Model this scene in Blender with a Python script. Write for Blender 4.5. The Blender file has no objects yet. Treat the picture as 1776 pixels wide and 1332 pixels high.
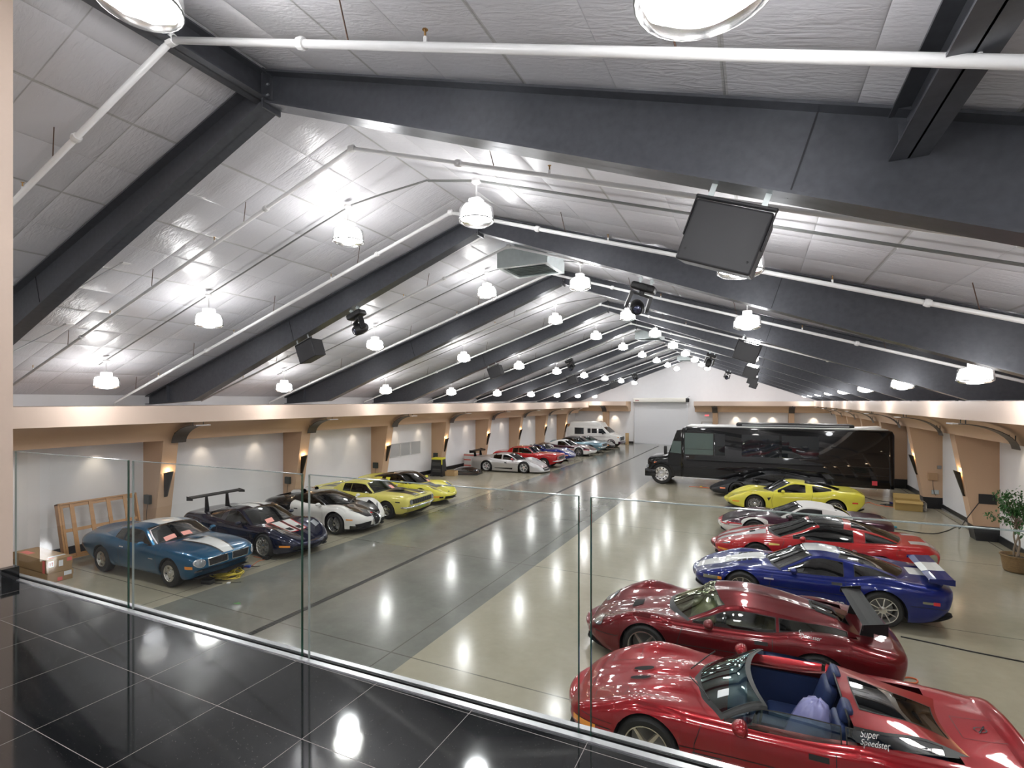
import bpy, bmesh, math, random
from mathutils import Vector, Matrix
from mathutils.bvhtree import BVHTree
random.seed(7)
SC = bpy.context.scene
COL = SC.collection
# ------------------------------------------------------------------ camera, world, exposure
cam_data = bpy.data.cameras.new('camera'); cam = bpy.data.objects.new('camera', cam_data); COL.objects.link(cam)
cam_data.sensor_width = 36; cam_data.lens = 885.4/1776*36; cam_data.shift_y = 29.5/1776
cam_data.clip_start = .05; cam_data.clip_end = 200
cam.location = (0, 0, 4.0); cam.rotation_euler = (math.pi/2, 0, math.atan(.4789))
SC.camera = cam
world = bpy.data.worlds.new('world'); SC.world = world; world.use_nodes = True
world.node_tree.nodes['Background'].inputs[0].default_value = (.8, .85, 1, 1)
world.node_tree.nodes['Background'].inputs[1].default_value = .3
SC.view_settings.view_transform = 'Standard'; SC.view_settings.look = 'None'
SC.view_settings.gamma = 1; SC.view_settings.use_curve_mapping = False
SC.view_settings.exposure = 0.38
LAMP_W = 70.0        # watts of each pendant lamp
def light(name, kind, loc, energy, color=(1, 1, 1), size=.1, rot=None, parent=None, **kw):
    d = bpy.data.lights.new(name, kind); d.energy = energy; d.color = color
    if kind in ('POINT', 'SPOT'): d.shadow_soft_size = size
    for k, v in kw.items(): setattr(d, k, v)
    o = bpy.data.objects.new(name, d); COL.objects.link(o); o.location = loc
    if rot: o.rotation_euler = rot
    if parent: o.parent = parent
    return o
# ------------------------------------------------------------------ materials
MATS = {}
def mat(name, col=(.5, .5, .5), rough=.5, metal=0, coat=0, emit=None, es=1, spec=None, alpha=None, coat_rough=.03):
    if name in MATS: return MATS[name]
    m = bpy.data.materials.new(name); m.use_nodes = True; b = m.node_tree.nodes['Principled BSDF']
    b.inputs['Base Color'].default_value = (*col, 1); b.inputs['Roughness'].default_value = rough
    b.inputs['Metallic'].default_value = metal
    if coat: b.inputs['Coat Weight'].default_value = coat; b.inputs['Coat Roughness'].default_value = coat_rough
    if spec is not None: b.inputs['Specular IOR Level'].default_value = spec
    if emit: b.inputs['Emission Color'].default_value = (*emit, 1); b.inputs['Emission Strength'].default_value = es
    MATS[name] = m; m['b'] = 1
    return m
def nt(m): return m.node_tree.nodes, m.node_tree.links, m.node_tree.nodes['Principled BSDF']
def N(m, typ, **kw):
    n = m.node_tree.nodes.new(typ)
    for k, v in kw.items():
        if k.startswith('i_'):
            key = k[2:]; key = int(key) if key.isdigit() else key.replace('_', ' ')
            n.inputs[key].default_value = v
        else: setattr(n, k, v)
    return n
def L(m, a, b): m.node_tree.links.new(a, b)
def speckle(m, scale=40, amt=.1, bump=0, detail=4, stretch=None, roughvar=0):
    """subtle procedural variation of colour, roughness and relief"""
    nn, ll, b = nt(m)
    tc = N(m, 'ShaderNodeTexCoord'); src = tc.outputs['Object']
    if stretch:
        mp = N(m, 'ShaderNodeMapping'); mp.inputs['Scale'].default_value = stretch; L(m, src, mp.inputs[0]); src = mp.outputs[0]
    no = N(m, 'ShaderNodeTexNoise', i_Scale=scale, i_Detail=detail); L(m, src, no.inputs['Vector'])
    col = b.inputs['Base Color'].default_value[:]
    mx = N(m, 'ShaderNodeMix', data_type='RGBA')
    mx.inputs[6].default_value = tuple(c*(1-amt) for c in col[:3])+(1,)
    mx.inputs[7].default_value = tuple(min(1, c*(1+amt)) for c in col[:3])+(1,)
    L(m, no.outputs['Fac'], mx.inputs[0]); L(m, mx.outputs[2], b.inputs['Base Color'])
    if roughvar:
        r = b.inputs['Roughness'].default_value
        mr = N(m, 'ShaderNodeMapRange'); mr.inputs['To Min'].default_value = max(0, r-roughvar); mr.inputs['To Max'].default_value = r+roughvar
        L(m, no.outputs['Fac'], mr.inputs['Value']); L(m, mr.outputs[0], b.inputs['Roughness'])
    if bump:
        bp = N(m, 'ShaderNodeBump', i_Strength=bump, i_Distance=.01); L(m, no.outputs['Fac'], bp.inputs['Height']); L(m, bp.outputs[0], b.inputs['Normal'])
    return m
def math_n(m, op, a, b=None):
    n = N(m, 'ShaderNodeMath', operation=op)
    for k, v in enumerate((a, b)):
        if v is None: continue
        if isinstance(v, (int, float)): n.inputs[k].default_value = v
        else: L(m, v, n.inputs[k])
    return n.outputs[0]
def glass_mat(name, tint=(.8, .9, .88), rough=.0, ior=1.45, refl=(1, 1, 1)):
    if name in MATS: return MATS[name]
    m = bpy.data.materials.new(name); m.use_nodes = True; n = m.node_tree.nodes; n.clear()
    out = n.new('ShaderNodeOutputMaterial'); tr = n.new('ShaderNodeBsdfTransparent'); gl = n.new('ShaderNodeBsdfGlossy')
    fr = n.new('ShaderNodeFresnel'); mx = n.new('ShaderNodeMixShader')
    tr.inputs[0].default_value = (*tint, 1); gl.inputs[0].default_value = (*refl, 1); gl.inputs['Roughness'].default_value = rough
    fr.inputs[0].default_value = ior
    l = m.node_tree.links
    l.new(fr.outputs[0], mx.inputs[0]); l.new(tr.outputs[0], mx.inputs[1]); l.new(gl.outputs[0], mx.inputs[2]); l.new(mx.outputs[0], out.inputs[0])
    MATS[name] = m; return m
def paint(name, col, metal=.25, rough=.32, coat=1.0):
    m = mat('paint '+name, col, rough, metal, coat)
    if 'flk' not in m:
        m['flk'] = 1; nn, ll, b = nt(m); b.inputs['Specular IOR Level'].default_value = .12
        tc = N(m, 'ShaderNodeTexCoord'); no = N(m, 'ShaderNodeTexNoise', i_Scale=900.0, i_Detail=1.0); L(m, tc.outputs['Object'], no.inputs['Vector'])
        mx = N(m, 'ShaderNodeMix', data_type='RGBA'); mx.inputs[6].default_value = tuple(c*.85 for c in col)+(1,); mx.inputs[7].default_value = tuple(min(1, c*1.15) for c in col)+(1,)
        L(m, no.outputs['Fac'], mx.inputs[0]); L(m, mx.outputs[2], b.inputs['Base Color'])
    return m
# ------------------------------------------------------------------ object helpers
def link_mesh(name, verts, faces, m=None, parent=None, smooth=False, mats=None, mi=None):
    me = bpy.data.meshes.new(name); me.from_pydata([tuple(v) for v in verts], [], [tuple(f) for f in faces])
    if mats:
        for x in mats: me.materials.append(x)
        me.polygons.foreach_set('material_index', mi)
    elif m: me.materials.append(m)
    if smooth: me.polygons.foreach_set('use_smooth', [True]*len(me.polygons))
    me.update()
    o = bpy.data.objects.new(name, me); COL.objects.link(o)
    if parent: o.parent = parent
    return o
def tag(o, label=None, cat=None, group=None, kind=None):
    if label: o['label'] = label
    if cat: o['category'] = cat
    if group: o['group'] = group
    if kind: o['kind'] = kind
    return o
def thing(name, label, cat, loc=(0, 0, 0), rz=0, group=None, scale=1):
    o = bpy.data.objects.new(name, None); COL.objects.link(o); o.empty_display_size = .2
    o.location = loc; o.rotation_euler = (0, 0, rz); o.scale = (scale,)*3
    return tag(o, label, cat, group)
def copy_tree(o, parent=None):
    c = o.copy(); COL.objects.link(c)
    if parent: c.parent = parent
    for ch in o.children: copy_tree(ch, c)
    return c
class MB:
    """collects simple solids into one mesh"""
    def __init__(s): s.v = []; s.f = []
    def add(s, v, f, M=None):
        k = len(s.v)
        s.v += [tuple(M @ Vector(p)) if M else tuple(p) for p in v]; s.f += [tuple(i+k for i in q) for q in f]; return s
    def box(s, x0, x1, y0, y1, z0, z1, M=None):
        v = [(x, y, z) for z in (z0, z1) for y in (y0, y1) for x in (x0, x1)]
        return s.add(v, [(0, 2, 3, 1), (4, 5, 7, 6), (0, 1, 5, 4), (2, 6, 7, 3), (0, 4, 6, 2), (1, 3, 7, 5)], M)
    def rbox(s, x0, x1, y0, y1, z0, z1, r=.02, seg=2, M=None):
        bm = bmesh.new(); bmesh.ops.create_cube(bm, size=1)
        for v in bm.verts: v.co = Vector(((x0+x1)/2+v.co.x*(x1-x0), (y0+y1)/2+v.co.y*(y1-y0), (z0+z1)/2+v.co.z*(z1-z0)))
        bmesh.ops.bevel(bm, geom=bm.edges[:], offset=r, segments=seg, profile=.5, affect='EDGES')
        bm.verts.index_update(); v = [x.co.copy() for x in bm.verts]; f = [[x.index for x in q.verts] for q in bm.faces]; bm.free()
        return s.add(v, f, M)
    def hexa(s, p, M=None):   # 8 corners: bottom ring 4, top ring 4
        return s.add(p, [(3, 2, 1, 0), (4, 5, 6, 7), (0, 1, 5, 4), (1, 2, 6, 5), (2, 3, 7, 6), (3, 0, 4, 7)], M)
    def prism(s, poly, axis, a, b, M=None):
        n = len(poly)
        def P(u, w, t): return {'x': (t, u, w), 'y': (u, t, w), 'z': (u, w, t)}[axis]
        v = [P(u, w, a) for u, w in poly]+[P(u, w, b) for u, w in poly]
        f = [tuple(range(n))[::-1], tuple(range(n, 2*n))]+[(i, (i+1) % n, n+(i+1) % n, n+i) for i in range(n)]
        return s.add(v, f, M)
    def tube(s, pts, r, seg=8, M=None, closed=False, cap=True):
        pts = [Vector(p) for p in pts]; n = len(pts); v = []; f = []; up = None
        for i, p in enumerate(pts):
            if closed: t = pts[(i+1) % n]-pts[i-1]
            else: t = (pts[min(i+1, n-1)]-pts[max(i-1, 0)])
            t = t.normalized() if t.length > 1e-9 else Vector((0, 0, 1))
            if up is None: up = Vector((0, 0, 1)) if abs(t.z) < .9 else Vector((1, 0, 0))
            a = t.cross(up)
            if a.length < 1e-6: a = t.cross(Vector((0, 1, 0)))
            a.normalize(); b = t.cross(a); up = -b if b.dot(up) < 0 else b
            b = up; a = t.cross(b).normalized()
            rr = r[i] if isinstance(r, (list, tuple)) else r
            for k in range(seg):
                an = 2*math.pi*k/seg; v.append(p+a*(math.cos(an)*rr)+b*(math.sin(an)*rr))
        for i in range(n if closed else n-1):
            for k in range(seg):
                k2 = (k+1) % seg; i2 = (i+1) % n
                f.append((i*seg+k, i*seg+k2, i2*seg+k2, i2*seg+k))
        if cap and not closed:
            f.append(tuple(range(seg))[::-1]); f.append(tuple(range((n-1)*seg, n*seg)))
        return s.add(v, f, M)
    def lathe(s, prof, seg=24, M=None):
        """profile of (r, z) about z"""
        v = []; f = []; n = len(prof)
        for r, z in prof:
            for k in range(seg):
                a = 2*math.pi*k/seg; v.append((r*math.cos(a), r*math.sin(a), z))
        for i in range(n-1):
            for k in range(seg):
                k2 = (k+1) % seg; f.append((i*seg+k, i*seg+k2, (i+1)*seg+k2, (i+1)*seg+k))
        return s.add(v, f, M)
    def build(s, name, m, parent=None, smooth=False, auto=False):
        o = link_mesh(name, s.v, s.f, m, parent, smooth or auto)
        if auto: sharp(o)
        return o
def sharp(o, ang=.6):
    me = o.data; bm = bmesh.new(); bm.from_mesh(me)
    for e in bm.edges:
        if len(e.link_faces) == 2 and e.calc_face_angle(0) > ang: e.smooth = False
    bm.to_mesh(me); bm.free()
def text_mesh(s, size, font_shear=0, extrude=0, bold=0):
    cu = bpy.data.curves.new('t', 'FONT'); cu.body = s; cu.size = size; cu.align_x = 'CENTER'; cu.align_y = 'CENTER'; cu.shear = font_shear; cu.extrude = extrude; cu.offset = bold
    o = bpy.data.objects.new('t', cu); COL.objects.link(o)
    dg = bpy.context.evaluated_depsgraph_get(); me = o.evaluated_get(dg).to_mesh()
    v = [x.co.copy() for x in me.vertices]; f = [list(p.vertices) for p in me.polygons]
    o.evaluated_get(dg).to_mesh_clear(); bpy.data.objects.remove(o); bpy.data.curves.remove(cu)
    return v, f
def T(x, y, z): return Matrix.Translation((x, y, z))
def R(a, ax): return Matrix.Rotation(a, 4, ax)
ORD = ['zeroth', 'first', 'second', 'third', 'fourth', 'fifth', 'sixth', 'seventh', 'eighth', 'ninth', 'tenth', 'eleventh']
# ------------------------------------------------------------------ setting materials
XL, XR, XC, YE, YB, YRAIL = -16.2, 6.2, -5.0, 48.3, -3.0, 2.1
def zroof(x): return 7.76-.321*abs(x+5)
def FY(i): return 4.9*(i-.169)
SL, SR = -14.2, 4.08          # inner faces of the side soffits
m_white = speckle(mat('white painted wall', (.80, .80, .815), .55), 3, .03)
m_tan = speckle(mat('tan painted plaster', (.55, .375, .245), .5), 30, .03, .05)
m_tanl = speckle(mat('light tan painted fascia', (.68, .54, .445), .45), 30, .02)
m_steel = mat('black steel', (.035, .037, .045), .33, .45)
def _steel(m):
    nn, ll, b = nt(m); tc = N(m, 'ShaderNodeTexCoord')
    no = N(m, 'ShaderNodeTexNoise', i_Scale=1.3, i_Detail=5.0, i_Distortion=.6); L(m, tc.outputs['Object'], no.inputs['Vector'])
    mr = N(m, 'ShaderNodeMapRange'); mr.inputs['To Min'].default_value = .24; mr.inputs['To Max'].default_value = .40; L(m, no.outputs['Fac'], mr.inputs['Value']); L(m, mr.outputs[0], b.inputs['Roughness'])
    no2 = N(m, 'ShaderNodeTexNoise', i_Scale=14.0, i_Detail=6.0); L(m, tc.outputs['Object'], no2.inputs['Vector'])
    mx = N(m, 'ShaderNodeMix', data_type='RGBA'); mx.inputs[6].default_value = (.075, .078, .088, 1); mx.inputs[7].default_value = (.125, .132, .152, 1)
    L(m, no2.outputs['Fac'], mx.inputs[0]); L(m, mx.outputs[2], b.inputs['Base Color'])
_steel(m_steel)
m_plinth = speckle(mat('black plinth', (.012, .012, .014), .35), 50, .3)
m_blk = mat('black plastic', (.014, .014, .015), .42)
m_alu = mat('brushed aluminium', (.75, .76, .78), .3, .9)
m_whitepipe = mat('white pipe enamel', (.86, .86, .86), .3)
m_grey = mat('grey conduit', (.28, .29, .29), .4, .7)
m_galv = speckle(mat('galvanised sheet', (.58, .64, .64), .32, .75), 12, .12, roughvar=.08)
m_lampg = None
# insulation blanket: purlin lines, fabric seams, quilting and wrinkles in relief
m_ceil = mat('white vinyl insulation blanket', (.66, .66, .69), .30)
def _ceil(m):
    nn, ll, b = nt(m); tc = N(m, 'ShaderNodeTexCoord'); sp = N(m, 'ShaderNodeSeparateXYZ'); L(m, tc.outputs['Object'], sp.inputs[0])
    X, Y = sp.outputs[0], sp.outputs[1]
    ax = math_n(m, 'ABSOLUTE', math_n(m, 'ADD', X, 5.0))
    fx = math_n(m, 'PINGPONG', ax, .40); ft = math_n(m, 'PINGPONG', ax, .80); fy = math_n(m, 'PINGPONG', math_n(m, 'ADD', Y, .2), .46)
    # pillow between seams
    px = math_n(m, 'POWER', math_n(m, 'DIVIDE', fx, .40), .4); py = math_n(m, 'POWER', math_n(m, 'DIVIDE', fy, .46), .35)
    pil = math_n(m, 'MULTIPLY', px, py)
    mp = N(m, 'ShaderNodeMapping'); mp.inputs['Scale'].default_value = (1.6, 7, 1); L(m, tc.outputs['Object'], mp.inputs[0])
    n1 = N(m, 'ShaderNodeTexNoise', i_Scale=3.0, i_Detail=5.0, i_Distortion=1.2); L(m, mp.outputs[0], n1.inputs['Vector'])
    n2 = N(m, 'ShaderNodeTexNoise', i_Scale=.9, i_Detail=2.0); L(m, tc.outputs['Object'], n2.inputs['Vector'])
    n3 = N(m, 'ShaderNodeTexNoise', i_Scale=26.0, i_Detail=2.0); L(m, tc.outputs['Object'], n3.inputs['Vector'])
    wr = math_n(m, 'MULTIPLY', math_n(m, 'MULTIPLY', n1.outputs['Fac'], math_n(m, 'POWER', n2.outputs['Fac'], 3.2)), 1.5)
    h = math_n(m, 'ADD', math_n(m, 'ADD', math_n(m, 'MULTIPLY', pil, .95), wr), math_n(m, 'MULTIPLY', n3.outputs['Fac'], .05))
    bp = N(m, 'ShaderNodeBump', i_Strength=.75, i_Distance=.05); L(m, h, bp.inputs['Height']); L(m, bp.outputs[0], b.inputs['Normal'])
    # seam tape, a thing of colour
    t1 = math_n(m, 'LESS_THAN', ft, .018); t2 = math_n(m, 'LESS_THAN', fy, .007)
    tt = math_n(m, 'MAXIMUM', t1, math_n(m, 'MULTIPLY', t2, .7))
    mx = N(m, 'ShaderNodeMix', data_type='RGBA'); mx.inputs[6].default_value = (.70, .70, .745, 1); mx.inputs[7].default_value = (.52, .52, .53, 1)
    L(m, tt, mx.inputs[0]); L(m, mx.outputs[2], b.inputs['Base Color'])
_ceil(m_ceil)
# polished concrete with a darker stained drive lane and saw-cut joints
m_floor = mat('polished concrete', (.4, .38, .33), .2)
def _floor(m):
    nn, ll, b = nt(m); tc = N(m, 'ShaderNodeTexCoord'); sp = N(m, 'ShaderNodeSeparateXYZ'); L(m, tc.outputs['Object'], sp.inputs[0])
    X, Y = sp.outputs[0], sp.outputs[1]
    n1 = N(m, 'ShaderNodeTexNoise', i_Scale=.8, i_Detail=8.0, i_Roughness=.6); L(m, tc.outputs['Object'], n1.inputs['Vector'])
    n2 = N(m, 'ShaderNodeTexNoise', i_Scale=7.0, i_Detail=8.0, i_Roughness=.7); L(m, tc.outputs['Object'], n2.inputs['Vector'])
    lane = math_n(m, 'MULTIPLY', math_n(m, 'GREATER_THAN', X, -10.5), math_n(m, 'LESS_THAN', X, -4.85))
    ca = N(m, 'ShaderNodeMix', data_type='RGBA'); ca.inputs[6].default_value = (.31, .285, .205, 1); ca.inputs[7].default_value = (.45, .42, .33, 1)
    L(m, n1.outputs['Fac'], ca.inputs[0])
    cb = N(m, 'ShaderNodeMix', data_type='RGBA'); cb.inputs[6].default_value = (.115, .12, .105, 1); cb.inputs[7].default_value = (.27, .275, .245, 1)
    L(m, n1.outputs['Fac'], cb.inputs[0])
    mx = N(m, 'ShaderNodeMix', data_type='RGBA'); L(m, lane, mx.inputs[0]); L(m, ca.outputs[2], mx.inputs[6]); L(m, cb.outputs[2], mx.inputs[7])
    jx = math_n(m, 'LESS_THAN', math_n(m, 'PINGPONG', math_n(m, 'ADD', X, 16.45), 2.8), .012)
    jy = math_n(m, 'LESS_THAN', math_n(m, 'PINGPONG', math_n(m, 'ADD', Y, -1.6), 2.45), .012)
    mxj = N(m, 'ShaderNodeMix', data_type='RGBA'); mxj.inputs[7].default_value = (.08, .075, .06, 1)
    L(m, math_n(m, 'MULTIPLY', math_n(m, 'MAXIMUM', jx, jy), .7), mxj.inputs[0])
    mot = N(m, 'ShaderNodeMix', data_type='RGBA', blend_type='MULTIPLY'); mot.inputs[0].default_value = .35
    L(m, mx.outputs[2], mot.inputs[6]); rm = N(m, 'ShaderNodeMapRange'); rm.inputs['To Min'].default_value = .6; rm.inputs['To Max'].default_value = 1.3; L(m, n2.outputs['Fac'], rm.inputs['Value']); L(m, rm.outputs[0], mot.inputs[7])
    L(m, mot.outputs[2], mxj.inputs[6]); L(m, mxj.outputs[2], b.inputs['Base Color'])
    mr = N(m, 'ShaderNodeMapRange'); mr.inputs['To Min'].default_value = .09; mr.inputs['To Max'].default_value = .22; L(m, n2.outputs['Fac'], mr.inputs['Value']); L(m, mr.outputs[0], b.inputs['Roughness'])
    bp = N(m, 'ShaderNodeBump', i_Strength=.03, i_Distance=.01); L(m, n1.outputs['Fac'], bp.inputs['Height']); L(m, bp.outputs[0], b.inputs['Normal'])
    b.inputs['Specular IOR Level'].default_value = .7
_floor(m_floor)
m_gran = mat('black polished granite tile', (.01, .01, .011), .08)
def _gran(m):
    nn, ll, b = nt(m); tc = N(m, 'ShaderNodeTexCoord'); sp = N(m, 'ShaderNodeSeparateXYZ'); L(m, tc.outputs['Object'], sp.inputs[0])
    gx = math_n(m, 'LESS_THAN', math_n(m, 'PINGPONG', math_n(m, 'ADD', sp.outputs[0], 2.97+.575*20), .2875), .0015)
    gy = math_n(m, 'LESS_THAN', math_n(m, 'PINGPONG', math_n(m, 'ADD', sp.outputs[1], 4.8-1.64), .24), .0015)
    vo = N(m, 'ShaderNodeTexVoronoi', i_Scale=75.0); L(m, tc.outputs['Object'], vo.inputs['Vector'])
    spk = math_n(m, 'MULTIPLY', math_n(m, 'LESS_THAN', vo.outputs['Distance'], .10), math_n(m, 'GREATER_THAN', N(m, 'ShaderNodeSeparateColor').outputs[0], .5))
    sc = m.node_tree.nodes[-2] if False else None
    sepc = [n for n in m.node_tree.nodes if n.type == 'SEPARATE_COLOR'][0]; L(m, vo.outputs['Color'], sepc.inputs[0])
    base = N(m, 'ShaderNodeMix', data_type='RGBA'); base.inputs[6].default_value = (.009, .0095, .0105, 1); base.inputs[7].default_value = (.2, .18, .165, 1); L(m, spk, base.inputs[0])
    mx = N(m, 'ShaderNodeMix', data_type='RGBA'); mx.inputs[7].default_value = (.22, .20, .185, 1); L(m, base.outputs[2], mx.inputs[6])
    g = math_n(m, 'MAXIMUM', gx, gy); L(m, g, mx.inputs[0]); L(m, mx.outputs[2], b.inputs['Base Color'])
    no = N(m, 'ShaderNodeTexNoise', i_Scale=5.0, i_Detail=6.0); L(m, tc.outputs['Object'], no.inputs['Vector'])
    mr = N(m, 'ShaderNodeMapRange'); mr.inputs['To Min'].default_value = .025; mr.inputs['To Max'].default_value = .10; L(m, no.outputs['Fac'], mr.inputs['Value'])
    L(m, math_n(m, 'ADD', mr.outputs[0], math_n(m, 'MULTIPLY', g, .4)), b.inputs['Roughness'])
    b.inputs['Specular IOR Level'].default_value = .75
_gran(m_gran)
# ------------------------------------------------------------------ shell
def struct(name, mb, m, **k):
    o = mb.build(name, m, **k); o['kind'] = 'structure'; return o
struct('floor', MB().box(XL, XR, YB, YE, -.2, 0), m_floor)
struct('wall_left', MB().box(XL-.2, XL, YB, YE, -.2, 4.6), m_white)
struct('wall_right', MB().box(XR, XR+.2, YB, YE, -.2, 4.6), m_white)
struct('wall_back', MB().prism([(XL-.2, -.2), (XR+.2, -.2), (XR+.2, zroof(XR)+.3), (XC, 8.1), (XL-.2, zroof(XL)+.3)], 'y', YB-.2, YB), m_white)
DX0, DX1, DZ = -10.35, -5.65, 3.95       # roll-up door opening
w = MB()
w.prism([(XL-.2, -.2), (DX0, -.2), (DX0, DZ), (XL-.2, DZ)], 'y', YE, YE+.25)
w.prism([(DX1, -.2), (XR+.2, -.2), (XR+.2, DZ), (DX1, DZ)], 'y', YE, YE+.25)
w.prism([(XL-.2, DZ), (XR+.2, DZ), (XR+.2, zroof(XR)+.3), (XC, 8.1), (XL-.2, zroof(XL)+.3)], 'y', YE, YE+.25)
struct('wall_end', w, m_white)
for nm, xa, xb in (('ceiling', XL-.1, XC), ('ceiling', XC, XR+.1)):
    struct(nm, MB().prism([(xa, zroof(xa)), (xb, zroof(xb)), (xb, zroof(xb)+.12), (xa, zroof(xa)+.12)], 'y', YB, YE), m_ceil)
for nm, x0, x1 in (('baseboard_left', XL, XL+.03), ('baseboard_right', XR-.03, XR)):
    struct(nm, MB().box(x0, x1, YRAIL, YE-.02, 0, .2), m_plinth)
struct('baseboard_end', MB().box(XL+.05, DX0-.1, YE-.03, YE, 0, .2).box(DX1+1.7, XR-.05, YE-.03, YE, 0, .2), m_plinth)
def cove(x_in, x_w, zt, zf, zc, n=10):
    """fascia + quarter-round cove profile from the inner edge to the wall"""
    d = 1 if x_w > x_in else -1
    p = [(x_w, zt), (x_in, zt), (x_in, zf)]
    p += [(x_in+d*1.02*math.sin(t*math.pi/2/n), zc+(zf-zc)*math.cos(t*math.pi/2/n)) for t in range(1, n+1)]
    return p+[(x_w, zc)]
def soffit(name, prof, axis, a, b):
    n = len(prof); v = []; f = []; mi = []
    P = (lambda u, w, t: (u, t, w)) if axis == 'y' else (lambda u, w, t: (t, u, w))
    for t in (a, b): v += [P(u, w, t) for u, w in prof]
    for i in range(n): f.append((i, (i+1) % n, n+(i+1) % n, n+i)); mi.append(1 if i in (0, 1) else 0)
    f += [tuple(range(n))[::-1], tuple(range(n, 2*n))]; mi += [0, 0]
    o = link_mesh(name, v, f, mats=[m_tan, m_tanl], mi=mi); o['kind'] = 'structure'
    for k, p in enumerate(o.data.polygons): p.use_smooth = 3 <= k <= n-2
    sharp(o, .5); return o
soffit('trim_1', cove(SL, XL, 3.87, 3.41, 2.87), 'y', YRAIL, YE-2)
soffit('trim_2', cove(SR, XR, 4.0, 3.59, 3.04), 'y', YRAIL, YE-2)
pe = cove(YE-2, YE, 3.97, 3.59, 3.04)
soffit('trim_3', pe, 'x', XL, -10.7)
soffit('trim_4', pe, 'x', -4.87, XR)
# ------------------------------------------------------------------ pilasters (tapered wall piers) with black plinths
k = 0
def pilaster(side, y0, idx):
    global k
    d = 1 if side == 'left' else -1; xw = XL if side == 'left' else XR; zt = 2.87 if side == 'left' else 3.04
    y1 = y0+.42
    a = lambda z: xw+d*(.50+.50*z/3.0)
    o = thing('wall_pier', 'tan tapered wall pier on black plinth, %s from the camera along the %s wall' % (ORD[idx], side), 'pier')
    m = MB(); z0 = .42
    m.hexa([(xw, y0, z0), (a(z0), y0, z0), (a(z0), y1, z0), (xw, y1, z0), (xw, y0, zt), (a(zt), y0, zt), (a(zt), y1, zt), (xw, y1, zt)])
    m.build('shaft', m_tan, o)
    e = .02; m = MB(); m.hexa([(xw, y0-e, 0), (a(0)+d*e, y0-e, 0), (a(0)+d*e, y1+e, 0), (xw, y1+e, 0), (xw, y0-e, z0), (a(z0)+d*e, y0-e, z0), (a(z0)+d*e, y1+e, z0), (xw, y1+e, z0)])
    m.build('plinth', m_plinth, o)
    return a, y1
m_scon = mat('dark bronze metal', (.05, .042, .035), .35, .6)
m_warm = mat('warm lamp glow', (1, .8, .55), .5, emit=(1, .62, .25), es=9)
m_mesh = speckle(mat('dark perforated metal', (.10, .085, .075), .5, .4), 120, .35)
def sconce(side, a, yc, idx):
    d = 1 if side == 'left' else -1
    o = thing('wall_sconce', 'dark wedge shaped wall sconce glowing upward on the %s pier of the %s wall' % (ORD[idx], side), 'wall light')
    zt, zb = 1.92, 1.22; n = 8; v = []; f = []
    for z, w_, dp in ((zt, .13, .14), (zb, .05, .03)):
        for j in range(n+1):
            t = math.pi*j/n; yy = yc+w_*math.cos(t); v.append((a(z)+d*(.02+dp*math.sin(t)), yy, z+(.05*math.sin(t) if z == zt else 0)))
    for j in range(n): f.append((j, j+1, n+2+j, n+1+j))
    f.append(tuple(range(n+1, 2*n+2)))
    link_mesh('shade', v, f, m_scon, o, True)
    MB().box(a(zb), a(zb)+d*.02, yc-.04, yc+.04, zb, zb+.05).build('bracket', m_scon, o)
    MB().box(min(a(1.85)+d*.03, a(1.85)+d*.07), max(a(1.85)+d*.03, a(1.85)+d*.07), yc-.05, yc+.05, 1.78, 1.90).build('bulb', m_warm, o)
    light('sconce_light', 'POINT', (a(1.9)+d*.1, yc, 1.97), 3.0, (1, .76, .50), .04, parent=o)
def cove_panel(side, yc, idx):
    d = -1 if side == 'left' else 1; xi = SL if side == 'left' else SR; zf, zc = (3.41, 2.87) if side == 'left' else (3.59, 3.04)
    o = thing('cove_panel', 'curved dark perforated metal panel hung under the %s cove at the %s pier' % (side, ORD[idx]), 'ceiling panel')
    n = 10; rows = []
    for j in range(n+1):
        t = j/n*math.pi/2*.97; rows.append((xi+d*(-.12+1.02*math.sin(t)), zc-.10+(zf-zc)*math.cos(t)))
    v = []; f = []
    for x, z in rows: v += [(x, yc-.21, z), (x, yc+.21, z), (x, yc+.21, z+.02), (x, yc-.21, z+.02)]
    for j in range(n):
        for q in range(4): f.append((4*j+q, 4*j+(q+1) % 4, 4*j+4+(q+1) % 4, 4*j+4+q))
    f += [(3, 2, 1, 0), (4*n, 4*n+1, 4*n+2, 4*n+3)]
    link_mesh('curved_sheet', v, f, m_mesh, o)
    x, z = rows[0]; MB().box(min(x, x-d*.10), max(x, x-d*.10), yc-.21, yc+.21, z, z+.025).build('front_lip', m_alu, o)
    for j, yy in ((0, yc-.15), (0, yc+.15), (n-2, yc-.15), (n-2, yc+.15)):
        x, z = rows[j]; x2 = x+d*.14 if j == 0 else x
        MB().tube([(x2, yy, z+.01), (x2, yy, z+.12 if j == 0 else z+.14)], .011, 6).build('hanger', m_blk, o)
for i in range(1, 10):
    for side in ('left', 'right'):
        y0 = FY(i)-.15 if side == 'left' else FY(i)+.2
        a, y1 = pilaster(side, y0, i)
        sconce(side, a, y0+.21, i)
        cove_panel(side, y0+.35, i)
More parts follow.
